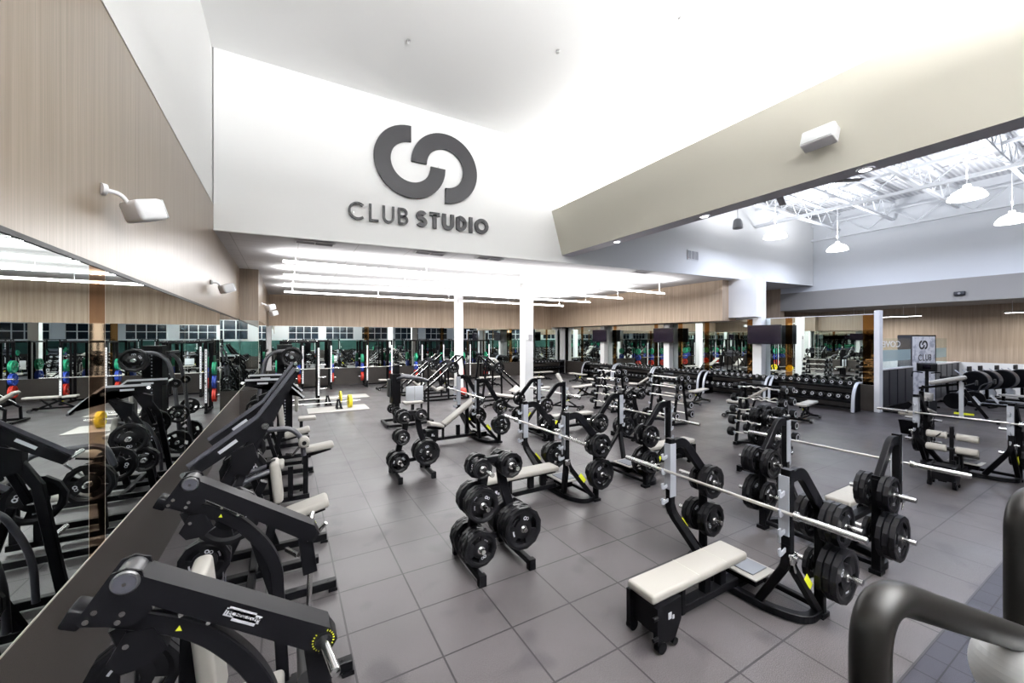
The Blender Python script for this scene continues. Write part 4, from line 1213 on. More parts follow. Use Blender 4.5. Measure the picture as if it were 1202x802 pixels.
# seat and tall cream back
b = MB(); R = Matrix.Rotation(-.10,3,'Y'); b.rbox((-.36,0,.90),(.085,.30,.74),.03,4,0,R); obj('back_pad', b, M['cream'], T1)
b = MB(); b.box((-.30,.155,1.02),(.006,.003,.20),0); b.box(V((-.305,.1,1.05)),(.004,.02,.22),0); obj('pad_print', b, M['lum'], T1)
b = MB(); b.rbox((-.16,0,.44),(.30,.32,.08),.03,4); obj('seat_pad', b, M['cream'], T1)
b = MB(); b.bt([(-.45,0,.08),(-.42,0,1.20)],.08,.08,up=(1,0,0)); b.bt([(-.42,0,.44),(.08,0,.44)],.07,.06); b.bt([(-.1,0,.08),(-.1,0,.44)],.07,.07,up=(1,0,0)); b.bt([(-.44,-.53,.5),(-.44,.53,.5)],.06,.06); b.bt([(-.48,0,.07),(.3,0,.07)],.08,.07)
obj('main_column', b, M['black'], T1)
b = MB(); b.cyl((.10,-.20,.62),(.10,.20,.62),.05,18); obj('thigh_roller', b, M['rubblk'], T1)
b = MB(); b.bt([(.10,0,.42),(.10,0,.62)],.04,.04,up=(1,0,0)); obj('roller_stem', b, M['black'], T1)
for s, z in ((-1,.42),(1,.42)):
    b = MB(); b.cyl((-.80,s*.53,z),(-.80,s*.84,z),.024,14); b.bt([(-.80,s*.53,.08),(-.80,s*.53,.52)],.07,.07,up=(1,0,0)); obj('storage_peg', b, M['steel'], T1)
peg_plates((-.80,2.58-.53,.42),(0,-1,0),'LL','near storage peg','front left pulldown machine',start=.05)
peg_plates((-.80,2.58+.53,.42),(0,1,0),'LL','far storage peg','front left pulldown machine',start=.05)

# --- seated press with long rising levers
def press_machine(x, y, label, unit, near_only=False, plates=True, pscale=1.0, rise=True):
    t = thing('lever_press_machine', label, 'gym machine', (x, y, 0))
    frame_feet(t, (-.52, .52))
    b = MB(); b.bt([(-.78,-.52,.07),(-.78,.52,.07)], .08, .08); b.bt([(-.3,-.52,.07),(-.3,.52,.07)], .07, .07); b.bt([(-.78,0,.07),(.30,0,.07)], .08, .07); obj('base_cross', b, M['black'], t)
    for s in (-1, 1):
        yy = s*.50
        b = MB(); b.bt([(-.66,yy,.09),(-.50,yy,1.12),(-.33,yy,1.44)], .08, .06, up=(0,1,0)); b.bt([(-.1,yy*1.04,.09),(-.34,yy,.95)], .06, .05, up=(0,1,0)); obj('side_post', b, M['black'], t)
        P0, P1, P2 = V((-.70,yy,1.34)), V((-.20,yy,1.71)), V((.09,yy,2.16))
        if not rise: P0, P1, P2 = V((-.62,yy,1.69)), V((-.10,yy,1.68)), V((.26,yy,1.36))
        b = MB()
        for q in (-.032, .032):
            b.bt(fillet([tuple(P0+V((0,q,0))), tuple(P1+V((0,q,0))), tuple(P2+V((0,q,0)))], .12, 5), .022, .135, 0, up=(0,1,0)) if False else None
        dv1 = (P1-P0).normalized(); n1 = V((-dv1.z,0,dv1.x)); dv2 = (P2-P1).normalized(); n2 = V((-dv2.z,0,dv2.x))
        poly = [P0+n1*.03, P1+n1*.035, P2+n2*.012, P2-n2*.022, P1-n1*.04+dv1*.12, P1-n1*.09, P0-n1*.055]
        b.prism([(p.x, p.z) for p in poly], yy-.045, yy+.045)
        obj('lever_arm', b, M['black2'], t)
        b = MB(); b.box(P0.lerp(P1,.5)-n1*.012+V((0,-.0465,0)),(.16,.003,.028),0,Matrix.Rotation(-math.atan2(dv1.z,dv1.x),3,'Y')); obj('maker_badge', b, M['mark'], t)
        b = MB(); b.sweep([tuple(P0+n1*.033), tuple(P1+n1*.036), tuple(P2+n2*.014)], [(-.03,-.004),(.03,-.004),(.03,.004),(-.03,.004)], (0,1,0)) ; obj('top_strip', b, M['mark'] if not rise else M['lum'], t)
        b = MB(); pv = P1-n1*.055; b.cyl((pv.x,yy-.06,pv.z),(pv.x,yy+.06,pv.z),.03,16); b.cyl((pv.x,yy-.066,pv.z),(pv.x,yy-.06,pv.z),.014,10); obj('pivot_pin', b, M['steel'], t)
        b = MB(); b.bt([tuple(pv), (-.33,yy,1.44)], .07, .07, up=(0,1,0)); b.prism([(-.42,1.46),(-.26,1.52),(-.22,1.38),(-.30,1.24),(-.42,1.28)], yy-.05, yy+.05); obj('hinge_plate', b, M['black'], t)
        b = MB(); b.cyl((P0.x+.02,yy+s*.04,P0.z-.01),(P0.x-.02,yy+s*.20,P0.z+.02),.022,14); obj('handle_grip', b, M['steel'], t)
        b = MB(); b.cyl((P2.x,yy-.08,P2.z),(P2.x,yy+.08,P2.z),.018,12); obj('end_pin', b, M['steel'], t)
        b = MB(); b.bt(fillet([tuple(pv),(-.36,yy,1.20),(-.42,yy+s*.06,.96)],.1,5), .06, .05, up=(0,1,0)); b.cyl((-.42,yy+s*.06,.96),(-.42,yy+s*.30,.96),.024,14,1); obj('load_link', b, [M['black'], M['steel']], t)
        for z in (.62,):
            b = MB(); b.cyl((-.585,yy,z),(-.585,yy+s*.27,z),.024,14); obj('storage_peg', b, M['steel'], t)
    b = MB(); b.rbox((-.09,0,.99),(.09,.27,.42),.04,4,0,Matrix.Rotation(-.10,3,'Y')); obj('back_pad', b, M['cream'], t)
    b = MB(); b.rbox((.18,0,.65),(.44,.26,.095),.035,4,0,Matrix.Rotation(-.22,3,'Y')); obj('seat_pad', b, M['cream'], t)
    b = MB(); b.bt([(-.22,0,.08),(-.10,0,.7),(-.14,0,1.2)],.08,.07,up=(0,1,0)); b.bt([(-.10,0,.52),(.36,0,.62)],.06,.06,up=(0,1,0)); b.bt([(-.60,0,.08),(-.2,0,1.0)],.07,.07,up=(0,1,0))
    obj('seat_column', b, M['black'], t)
    b = MB(); b.rt(fillet([(-.15,-.10,1.12),(-.42,-.14,1.05),(-.58,-.2,.62),(-.6,-.2,.2)],.25,7),.026,12); b.rt(fillet([(-.15,.10,1.12),(-.42,.14,1.05),(-.58,.2,.62),(-.6,.2,.2)],.25,7),.026,12); obj('rear_hoop', b, M['lum'], t)
    b = MB(); b.cyl((.10,-.30,.30),(.34,-.42,.62),.02,12); b.bt([(0,0,.25),(.1,-.30,.30)],.04,.04); obj('foot_pedal', b, M['steel'], t)
    if plates:
        peg_plates((x-.42, y-.56, .96), (0,-1,0), 'LL', 'near working peg', unit, start=.05)
        peg_plates((x-.42, y+.56, .96), (0,1,0), 'L', 'far working peg', unit, start=.05)
        peg_plates((x-.585, y-.50, .62), (0,-1,0), 'MM', 'near storage peg', unit, start=.10)
    return t
press_machine(0, 4.73, 'black seated press machine with long rising lever and cream seat, second along the left wall', 'second left machine')
t = press_machine(0, 8.60, 'black lever machine with level arms and cream pads, fourth along the left wall', 'fourth left machine', rise=False)

# --- leg extension style machine with rollers
def roller_machine(x, y, label, unit):
    t = thing('roller_leg_machine', label, 'gym machine', (x, y, 0))
    frame_feet(t, (-.48, .48), -.8, .25)
    b = MB(); b.bt([(-.75,-.48,.07),(-.75,.48,.07)], .08, .08); b.bt([(-.75,0,.07),(.30,0,.07)], .08, .07); b.bt([(.05,0,.07),(.05,0,.55)],.08,.07,up=(1,0,0)); b.bt([(-.5,0,.07),(-.45,0,1.0)],.08,.07,up=(1,0,0)); obj('base_frame', b, M['black'], t)
    b = MB(); b.rt(fillet([(-.62,-.12,.9),(-.55,-.14,1.17),(.06,-.14,1.14),(.20,-.14,.98),(.22,-.14,.72)],.16,7),.036,14); obj('arched_tube', b, M['lum'], t)
    b = MB(); b.lathe([(.0,-.31),(.05,-.31),(.075,-.29),(.075,-.15),(.05,-.13),(0,-.13)], (.22,0,.94), 'y', 24); obj('roller_pad', b, M['cream'], t)
    b = MB(); b.lathe([(.0,-.318),(.03,-.318),(.03,-.31)], (.22,0,.94), 'y', 18); b.cyl((.22,-.31,.94),(.22,.2,.94),.018,10); obj('roller_axle', b, M['black'], t)
    b = MB(); b.rbox((.43,.02,.78),(.42,.22,.085),.035,4,0,Matrix.Rotation(-.10,3,'Y')); obj('thigh_pad', b, M['cream'], t)
    b = MB(); b.bt([(.24,.02,.55),(.26,.02,.98)],.09,.08,up=(1,0,0)); b.bt([(.22,.02,.66),(.60,.02,.74)],.05,.04,up=(0,1,0)); b.bt([(.25,.02,.07),(.25,.02,.6)],.07,.07,up=(1,0,0)); obj('pad_carriage', b, M['black'], t)
    b = MB(); b.rbox((-.25,0,.60),(.44,.34,.08),.03,4); obj('seat_pad', b, M['cream'], t)
    for s in (-1, 1):
        b = MB(); b.bt([(-.5,0,.75),(-.5,s*.3,.80)],.06,.05); b.cyl((-.5,s*.3,.80),(-.5,s*.55,.80),.024,14,1); obj('loading_peg', b, [M['black'], M['steel']], t)
    peg_plates((x-.5, y-.30, .80), (0,-1,0), 'LL', 'near peg', unit, start=.05)
    peg_plates((x-.5, y+.30, .80), (0,1,0), 'L', 'far peg', unit, start=.05)
roller_machine(0, 6.72, 'leg machine with white round roller and cream thigh pad, third along the left wall', 'third left machine')

# --- tall tower machine with arched arms
def tower_machine(x, y, label, unit):
    t = thing('tower_lever_machine', label, 'gym machine', (x, y, 0))
    frame_feet(t, (-.55, .55), -.7, .35)
    b = MB(); b.bx(-.20,.12,.10,.50,0.04,2.30); obj('tower', b, M['black2'], t)
    b = MB()
    for k in range(26): b.box((-.035,.095,.35+k*.07),(.02,.012,.03))
    obj('perforated_strip', b, M['silver'], t)
    b = MB(); b.bt([(-.7,-.55,.07),(-.7,.55,.07)],.08,.08); b.bt([(-.05,-.55,.07),(-.05,.55,.07)],.08,.08); obj('base_cross', b, M['black'], t)
    for s in (-1, 1):
        b = MB(); b.rt(fillet([(-.62,s*.46,.10),(-.50,s*.44,1.55),(-.38,s*.42,2.16),(.25,s*.30,2.18)],.35,9),.036,14); obj('arched_arm', b, M['lum'], t)
        b = MB(); b.cyl((.10,s*.32,2.03),(.10,s*.60,2.03),.024,14); b.bt([(.08,s*.33,2.15),(.1,s*.33,2.0)],.05,.05,up=(1,0,0)); obj('loading_peg', b, M['steel'], t)
        b = MB(); b.lathe([(0,-.05),(.085,-.05),(.085,.05),(0,.05)], (-.53,s*.44,1.55), 'y', 20); b.cyl((-.53,s*.44-.055,1.55),(-.53,s*.44+.055,1.55),.03,12,1); obj('pivot_drum', b, [M['black'], M['steel']], t)
        for z in (.40, .95):
            b = MB(); b.cyl((-.58,s*.46,z),(-.58,s*.76,z),.024,14); obj('storage_peg', b, M['steel'], t)
        sd = 'near' if s < 0 else 'far'
        peg_plates((x-.58, y+s*.46, .40), (0,s,0), 'LL', sd+' low peg', unit, start=.06)
        peg_plates((x-.58, y+s*.46, .95), (0,s,0), 'M', sd+' high peg', unit, start=.06)
        peg_plates((x+.10, y+s*.32, 2.03), (0,s,0), 'LL' if s < 0 else 'L', sd+' overhead peg', unit, start=.06)
    b = MB(); b.bt([(-.40,-.42,2.17),(-.40,.42,2.17)],.05,.05); obj('top_tie', b, M['black'], t)
    b = MB(); b.rbox((.20,-.1,1.05),(.08,.26,.62),.03,4); obj('back_pad', b, M['cream'], t)
    b = MB(); b.rbox((.42,-.1,.55),(.38,.3,.08),.03,4); b.bt([(.3,-.1,.07),(.3,-.1,.5)],.07,.07,1,up=(1,0,0)); obj('seat_pad', b, [M['cream'], M['black']], t)
tower_machine(0, 10.65, 'tall black tower machine with arched arms and overhead plates, fifth along the left wall', 'tower machine')

# ================================================================ squat racks along the far wall
def make_rack():
    t = thing('squat_rack', '', 'squat rack', (0,0,0), 0, 'squat racks along the far wall')
    for sx in (-1, 1):
        for sy in (-1, 1):
            b = MB(); b.bt([(sx*.60,sy*.55,0.02),(sx*.60,sy*.55,2.36)],.075,.075,up=(1,0,0)); obj('upright', b, M['black'], t)
        b = MB(); b.bx(sx*.60-.03,sx*.60+.03,-.598,-.588,.35,2.1); 
        for k in range(17): b.box((sx*.60,-.60,.42+k*.1),(.022,.004,.022),1)
        obj('numbered_guard', b, [M['whitegloss'], M['black']], t)
        b = MB(); b.bt([(sx*.60,-.62,.04),(sx*.60,.62,.04)],.08,.08); b.bt([(sx*.60,-.55,2.32),(sx*.60,.55,2.32)],.07,.07); obj('side_beam', b, M['black'], t)
        for z in (.50,.95,1.42):
            b = MB(); b.cyl((sx*.64,.2,z),(sx*.90,.2,z),.024,12); b.bt([(sx*.60,.2,z-.05),(sx*.60,.2,z+.05)],.05,.05,up=(1,0,0)); obj('storage_peg', b, M['steel'], t)
        b = MB(); b.bt([(sx*.60,-.58,1.0),(sx*.60,-.70,.985),(sx*.60,-.70,1.03)],.05,.03,up=(1,0,0)); obj('bar_hook', b, M['steel'], t)
        b = MB(); b.bt([(sx*.60,.2,.06),(sx*.60,.2,2.3)],.06,.06,up=(1,0,0)); obj('mid_post', b, M['black'], t)
    b = MB(); b.bt([(-.60,-.55,2.32),(.60,-.55,2.32)],.07,.07); b.bt([(-.60,.55,2.32),(.60,.55,2.32)],.07,.07); b.bt([(-.60,.55,.05),(.60,.55,.05)],.07,.07); obj('cross_beam', b, M['black'], t)
    b = MB(); b.cyl((-.6,-.4,2.34),(.6,-.4,2.34),.016,10); obj('pull_up_bar', b, M['steel'], t)
    return t
SR = make_rack()
def squat_rack(x, y, rz, label, unit, sides=(-1, 1), cols='RBG', bar=True, n=1):
    place(SR, USED, (x, y, 0), rz, label)
    for sx in sides:
        for z, k in zip((.50,.95,1.42), cols):
            sd = 'left' if sx*math.cos(rz) < 0 else 'right'
            p = Matrix.Rotation(rz,3,'Z') @ V((sx*.64,.2,z)); d = Matrix.Rotation(rz,3,'Z') @ V((sx,0,0))
            peg_plates((x+p.x, y+p.y, z), d, k*n, '%s %s peg' % (sd, {.50:'low',.95:'middle',1.42:'high'}[z]), unit)
    if bar:
        place(BARB, USED, (x+.66*math.sin(rz), y-.66*math.cos(rz), 1.02), rz+PI/2, 'steel barbell across the front of the '+unit)
squat_rack(.42, 16.6, 0, 'squat rack with green and blue plates beside the wooden pier', 'rack near the pier', cols='RBG', n=2, sides=(-1,), bar=False)
for x, nm in ((1.05+.2,'first'),(4.1,'second'),(6.9,'third'),(9.7,'fourth')):
    squat_rack(x+0, 21.2, 0, 'squat rack against the far wall mirror, %s from the left corner' % nm, nm+' far wall rack', n=2)
# deadlift spot
b = MB(); b.rbox((1.55,14.75,.012),(1.9,1.1,.024),.008,2); tag(obj('lifting_platform', b, M['platform']), 'pale lifting platform tile on the floor under the yellow plates, nearer one', 'lifting platform', 'pale platform tiles')
b = MB(); b.rbox((2.0,17.6,.012),(2.0,1.1,.024),.008,2); tag(obj('lifting_platform', b, M['platform']), 'pale platform tile on the floor behind the yellow plates', 'lifting platform', 'pale platform tiles')
M['platform'].node_tree.nodes['Principled BSDF'].inputs['Base Color'].default_value = (.30,.29,.27,1)
for (x, y, lab) in ((1.15,14.75,'long bar on the floor with two yellow plates, nearer'),(1.0,15.9,'long bar on the floor with yellow plate, farther')):
    place(BARB, USED, (x, y, .25), PI/2+.06, lab)
peg_plates((1.15+.69,14.75+.04,.25),(1,.06,0),'YY','right sleeve','nearer floor barbell')
peg_plates((1.0+.69,15.9+.04,.25),(1,.06,0),'Y','right sleeve','farther floor barbell')
for (x, y, lab) in ((1.55,14.78,'small black A-shaped bar stand beside the yellow plates, nearer'),(1.3,15.92,'small black A-shaped bar stand beside the yellow plates, farther')):
    b = MB()
    for s in (-1, 1):
        b.bt([(x-.05,y+s*.16,0.02),(x-.02,y+s*.02,.33)],.05,.05,up=(1,0,0)); b.bt([(x+.1,y+s*.16,0.02),(x+.02,y+s*.02,.33)],.05,.05,up=(1,0,0))
    b.bx(x-.09,x+.14,y-.2,y+.2,0,.03)
    tag(obj('bar_stand', b, M['black']), lab, 'bar stand', 'black bar stands')
# red medicine ball
b = MB(); b.lathe([(.17*math.sin(PI*i/14), .17-.17*math.cos(PI*i/14)) for i in range(15)], (6.55,15.6,.0), 'z', 24)
for v in range(0): pass
tag(obj('exercise_ball', b, M['red']), 'red exercise ball under the raised leg press rails', 'exercise ball')

# ================================================================ leg press / hack squat sleds
def make_sled(name, hack=False):
    t = thing(name, '', 'gym machine', (0,0,0), 0, 'incline sled machines')
    for s in (-1, 1):
        b = MB(); b.bt([(-.85,s*.34,.42),(.72,s*.34,1.72)],.06,.06,up=(0,1,0)); obj('guide_rail', b, M['black'], t)
        b = MB(); b.cyl((-.78,s*.34,.53),(.66,s*.34,1.72),.016,10); obj('guide_rod', b, M['steel'], t)
        b = MB(); b.bt(fillet([(-1.0,s*.42,.05),(.95,s*.42,.05),(.72,s*.38,1.72)],.05,3),.07,.06,up=(0,1,0)); b.bt([(-.85,s*.40,.06),(-.85,s*.36,.44)],.06,.06,up=(1,0,0)); b.bt([(.1,s*.42,.06),(.1,s*.36,1.18)],.06,.06,up=(1,0,0)); obj('side_frame', b, M['black'], t)
        b = MB(); b.cyl((.28,s*.40,1.30),(.28,s*.66,1.30),.024,12); obj('loading_peg', b, M['steel'], t)
    b = MB(); b.bt([(-1.0,-.42,.05),(-1.0,.42,.05)],.07,.06); b.bt([(.95,-.42,.05),(.95,.42,.05)],.07,.06); b.bt([(.72,-.38,1.72),(.72,.38,1.72)],.06,.06); obj('cross_tube', b, M['black'], t)
    R = Matrix.Rotation(-math.radians(39.6),3,'Y')
    if hack:
        b = MB(); b.rbox((-.02,0,1.16),(.85,.34,.09),.03,3,0,R); b.rbox((-.02+.33,0,1.16+.42),(.2,.30,.12),.03,3,0,R); obj('back_pad', b, M['cream'], t)
        for s in (-1, 1):
            b = MB(); b.rbox((.28,s*.22,1.56),(.28,.12,.12),.04,3,0,R); obj('shoulder_pad', b, M['cream'], t)
        b = MB(); b.box((-.82,0,.36),(.5,.62,.03),0,Matrix.Rotation(.5,3,'Y')); obj('foot_plate', b, M['platform'], t)
    else:
        b = MB(); b.box((.30,0,1.36),(.03,.62,.46),0,Matrix.Rotation(-.2,3,'Y')); obj('foot_plate', b, M['lum'], t)
        b = MB(); b.rbox((-.62,0,.66),(.80,.34,.09),.03,3,0,Matrix.Rotation(math.radians(38),3,'Y')); obj('back_pad', b, M['cream'], t)
        b = MB(); b.rbox((-.16,0,.42),(.34,.36,.09),.03,3,0,Matrix.Rotation(-.3,3,'Y')); obj('seat_pad', b, M['cream'], t)
    b = MB(); b.box((.22,0,1.24),(.34,.66,.05),0,R); obj('carriage', b, M['black2'], t)
    return t
LP = make_sled('leg_press'); HS = make_sled('hack_squat', True)
def sled(proto, x, y, rz, label, unit, k='L'):
    place(proto, USED, (x,y,0), rz, label)
    for s in (-1, 1):
        p = Matrix.Rotation(rz,3,'Z') @ V((.28,s*.40,1.30)); d = Matrix.Rotation(rz,3,'Z') @ V((0,s,0))
        peg_plates((x+p.x,y+p.y,1.30), d, k, '%s peg' % ('near' if d.y < 0 else 'far'), unit, start=.05)
sled(LP, 5.45, 15.1, 0, 'leg press with rails rising to the right, nearer of the pair', 'nearer leg press', 'LL')
sled(LP, 5.25, 17.0, 0, 'leg press with rails rising to the right, farther of the pair', 'farther leg press', 'LL')
sled(HS, 7.45, 14.0, PI, 'hack squat sled leaning the other way beside the thick column', 'hack squat', 'LL')
# small bench with roller near the sleds
place(ADJ[35], USED, (6.5, 17.9, 0), PI+.2, 'reclined adjustable bench between the leg presses and the thick column')
place(ADJ[0], USED, (4.3, 19.2, 0), 0, 'flat adjustable bench before the second far wall rack')

# ================================================================ seated machine with placard, left of centre
x0, y0 = 2.75, 11.3
t = thing('seated_row_machine', 'black seated machine with tall column, curved arms and white placard, left of centre', 'gym machine', (x0, y0, 0), 0)
b = MB(); b.bt(fillet([(-.35,-.42,.06),(-.35,.42,.06)],.1,3),.08,.07); b.bt(fillet([(-.35,-.42,.06),(.25,-.46,.06),(.9,-.34,.06)],.2,6),.08,.07); b.bt(fillet([(-.35,.42,.06),(.25,.46,.06),(.9,.34,.06)],.2,6),.08,.07); b.bt([(.9,-.34,.06),(.9,.34,.06)],.08,.07); obj('base_frame', b, M['black'], t)
b = MB(); b.bx(-.12,.02,-.10,.10,.06,1.70); b.bx(-.20,.04,-.16,.16,.62,1.45); obj('tower', b, M['black2'], t)
for s in (-1, 1):
    b = MB(); b.rt(fillet([(-.05,s*.14,1.30),(.05,s*.36,1.38),(.55,s*.36,1.30),(.78,s*.30,1.22)],.18,7),.05,12); obj('curved_arm', b, M['lum'], t)
    b = MB(); b.cyl((-.1,s*.2,.42),(-.1,s*.52,.42),.024,12); obj('loading_peg', b, M['steel'], t)
    peg_plates((x0-.1, y0+s*.2, .42), (0,s,0), 'SS', '%s peg' % ('near' if s < 0 else 'far'), 'seated machine with placard', start=.05)
    b = MB(); b.bt([(.78,s*.33,.06),(.78,s*.33,1.24)],.05,.05,up=(1,0,0)); obj('front_post', b, M['black'], t)
b = MB(); b.rbox((.42,-.20,.88),(.50,.03,.42),.008,2,0); b.bx(.415,.425,-.218,-.214,.68,1.08,1); obj('placard', b, [M['skin_white'], M['grille']], t)
b = MB(); b.rbox((.42,0,.60),(.56,.36,.07),.03,3); obj('seat_pad', b, M['cream'], t)
b = MB(); b.bt([(.42,0,.08),(.42,0,.58)],.08,.08,up=(1,0,0)); b.bt([(0,0,.08),(.6,0,.08)],.08,.07); obj('seat_post', b, M['black'], t)
b = MB(); b.rbox((-.25,0,1.05),(.07,.24,.5),.03,3); obj('chest_pad', b, M['rubblk'], t)

# ================================================================ ab benches and cardio at right
def make_ab():
    t = thing('roller_bench', '', 'weight bench', (0,0,0), 0, 'low benches with white rollers')
    b = MB(); b.lathe([(0,-.30),(.05,-.30),(.07,-.28),(.07,.28),(.05,.30),(0,.30)], (-.35,0,.62), 'y', 20); obj('roller', b, M['cream'], t)
    b = MB(); b.prism([(-.62,.48),(-.05,.44),(.0,.36),(-.1,.14),(-.45,.12)], -.24, .24); b.bx(-.60,-.1,-.25,.25,.44,.455,1); obj('step_box', b, [M['black2'], M['lum']], t)
    b = MB(); b.cyl((-.45,-.1,.06),(-.45,.1,.06),.06,14); b.bt([(-.45,0,.08),(.75,0,.08)],.07,.06); b.bt([(.05,0,.08),(.05,0,1.15)],.08,.07,up=(1,0,0)); b.bt([(-.35,0,.62),(.05,0,.66)],.05,.05); b.bt([(.75,-.2,.05),(.75,.2,.05)],.06,.06); obj('frame', b, M['black'], t)
    b = MB(); b.rbox((.38,0,.62),(.55,.28,.1),.04,3,0,Matrix.Rotation(.25,3,'Y')); obj('seat_pad', b, M['cream'], t)
    b = MB(); b.bt([(.38,0,.1),(.38,0,.58)],.06,.06,up=(1,0,0)); b.bt(fillet([(.05,0,1.1),(.2,.05,.8),(.38,.05,.3)],.2,5),.08,.05,up=(0,1,0)); obj('lever', b, M['black2'], t)
    return t
AB = make_ab()
place(AB, USED, (13.55, 3.35, 0), 0, 'low black bench with white roller behind the right-hand long bar')
place(AB, USED, (13.45, 1.55, 0), 0, 'low black bench with white roller at the right frame edge')

def at1(u, v, z=0): return at0(u, v, z)
# back extension bench with cream pad on a grey post
x, y = 17.7, 3.5
t = thing('back_extension_bench', 'back extension bench with angled cream pad on a grey post', 'gym machine', (x, y, 0), -PI/2+.15)
b = MB(); b.bt([(0,0,.05),(0,0,1.12)],.11,.10,up=(1,0,0)); obj('post', b, M['console'], t)
b = MB(); b.rbox((-.28,0,1.16),(.80,.34,.13),.05,4,0,Matrix.Rotation(-.30,3,'Y')); obj('hip_pad', b, M['cream'], t)
b = MB(); b.bt([(-.9,0,.86),(.1,0,1.10)],.07,.06,up=(0,1,0)); b.bt([(-1.2,0,.05),(.7,0,.05)],.09,.07); b.bt([(-.95,0,.08),(-.8,0,.95)],.07,.06,up=(0,1,0)); b.bt([(.7,-.35,.04),(.7,.35,.04)],.07,.06); b.bt([(-1.2,-.35,.04),(-1.2,.35,.04)],.07,.06); b.bt([(.05,0,.9),(.5,0,.10)],.08,.06,up=(0,1,0)); obj('frame', b, M['black'], t)
b = MB(); b.lathe([(0,-.3),(.06,-.3),(.06,.3),(0,.3)], (-.75,0,.55), 'y', 18); b.rbox((-.75,0,.6),(.34,.34,.26),.06,3); obj('calf_pad', b, M['cream'], t)
b = MB(); b.prism([(-1.9,.04),(-1.1,.42),(-1.02,.34),(-1.2,.04)], -.25, .25); obj('foot_ramp', b, M['black2'], t)
b = MB(); b.box((.05,-.052,.18),(.4,.004,.06)); obj('label', b, M['yellow'], t)

def make_airbike():
    t = thing('air_bike', '', 'exercise bike', (0,0,0), 0, 'exercise bikes')
    b = MB(); b.lathe([(0,-.12),(.30,-.12),(.34,-.10),(.34,.10),(.30,.12),(0,.12)], (.35,0,.92), 'y', 32); obj('fan_drum', b, M['black2'], t)
    b = MB(); b.lathe([(.335,-.125),(.355,-.125),(.355,.125),(.335,.125)], (.35,0,.92), 'y', 32); obj('drum_band', b, M['lum'], t)
    b = MB(); b.bt([(-.6,0,.06),(.75,0,.06)],.08,.07); b.bt([(-.6,-.26,.04),(-.6,.26,.04)],.06,.06); b.bt([(.75,-.26,.04),(.75,.26,.04)],.06,.06); b.bt([(-.35,0,.08),(-.42,0,.92)],.07,.06,up=(0,1,0)); b.bt([(-.35,0,.45),(.35,0,.60)],.06,.06,up=(0,1,0)); b.bt([(.35,0,.08),(.35,0,.6)],.07,.08,up=(1,0,0)); obj('frame', b, M['black'], t)
    b = MB(); b.rbox((-.45,0,.97),(.28,.22,.09),.035,3); obj('saddle', b, M['rubblk'], t)
    for s in (-1, 1):
        b = MB(); b.rt(fillet([(.0,s*.2,.50),(.1,s*.24,1.1),(-.10,s*.24,1.28)],.1,5),.018,10); obj('push_arm', b, M['silver'], t)
        b = MB(); b.bt([(0,s*.14,.36),(.12*s,s*.14,.24)],.03,.02,up=(0,1,0)); b.bx(.12*s-.05,.12*s+.05,s*.15,s*.25,.22,.25); obj('pedal', b, M['black'], t)
    b = MB(); b.lathe([(0,-.04),(.17,-.04),(.17,.04),(0,.04)], (0,0,.36), 'y', 24); obj('chain_case', b, M['console'], t)
    b = MB(); b.rbox((.18,0,1.34),(.05,.24,.18),.015,2); obj('display', b, M['rubblk'], t)
    return t
AIR = make_airbike()
for (x, y, rz, lab) in ((21.6,4.25,-1.75,'exercise bike in front of the floral display board'), (22.5,4.15,-1.75,'exercise bike with round black fan drum, left one'), (23.4,3.9,-1.75,'exercise bike with round black fan drum, middle one'), (24.4,3.6,-1.75,'exercise bike with black fan drum, right one')):
    place(AIR, USED, (x, y, 0), rz, lab)
def make_rower():
    t = thing('rowing_machine', '', 'rowing machine', (0,0,0), 0, 'rowing machines')
    b = MB(); b.bt([(-1.2,0,.34),(.75,0,.30)],.09,.05); b.bt([(-1.15,-.2,.03),(-1.15,.2,.03)],.06,.05); b.bt([(-1.15,0,.04),(-1.15,0,.34)],.06,.06,up=(1,0,0)); b.bt([(.8,-.3,.03),(.8,.3,.03)],.06,.05); b.bt([(.8,0,.03),(.7,0,.32)],.06,.06,up=(0,1,0)); obj('rail', b, M['black'], t)
    b = MB(); b.bx(-1.2,.6,-.035,.035,.365,.372); obj('rail_strip', b, M['silver'], t)
    b = MB(); b.rbox((-.5,0,.42),(.26,.26,.06),.025,3); obj('seat', b, M['rubblk'], t)
    b = MB(); b.lathe([(0,-.09),(.25,-.09),(.27,-.07),(.27,.07),(.25,.09),(0,.09)], (.88,0,.36), 'y', 28); obj('flywheel', b, M['black2'], t)
    b = MB(); b.rt(fillet([(.8,0,.5),(.72,0,.85),(.45,0,.98)],.1,5),.02,8); b.rbox((.42,0,1.0),(.05,.22,.16),.012,2); obj('monitor', b, M['rubblk'], t)
    for s in (-1, 1):
        b = MB(); b.box((.42,s*.14,.42),(.03,.12,.30),0,Matrix.Rotation(.6,3,'Y')); obj('foot_rest', b, M['console'], t)
    return t
ROW = make_rower()
for (x, y, rz, lab) in ((19.5,3.1,1.65,'rowing machine with long rail nearest the decline bench'),(20.6,2.9,1.65,'rowing machine behind, in front of the fan bikes')):
    place(ROW, USED, (x, y, 0), rz, lab)
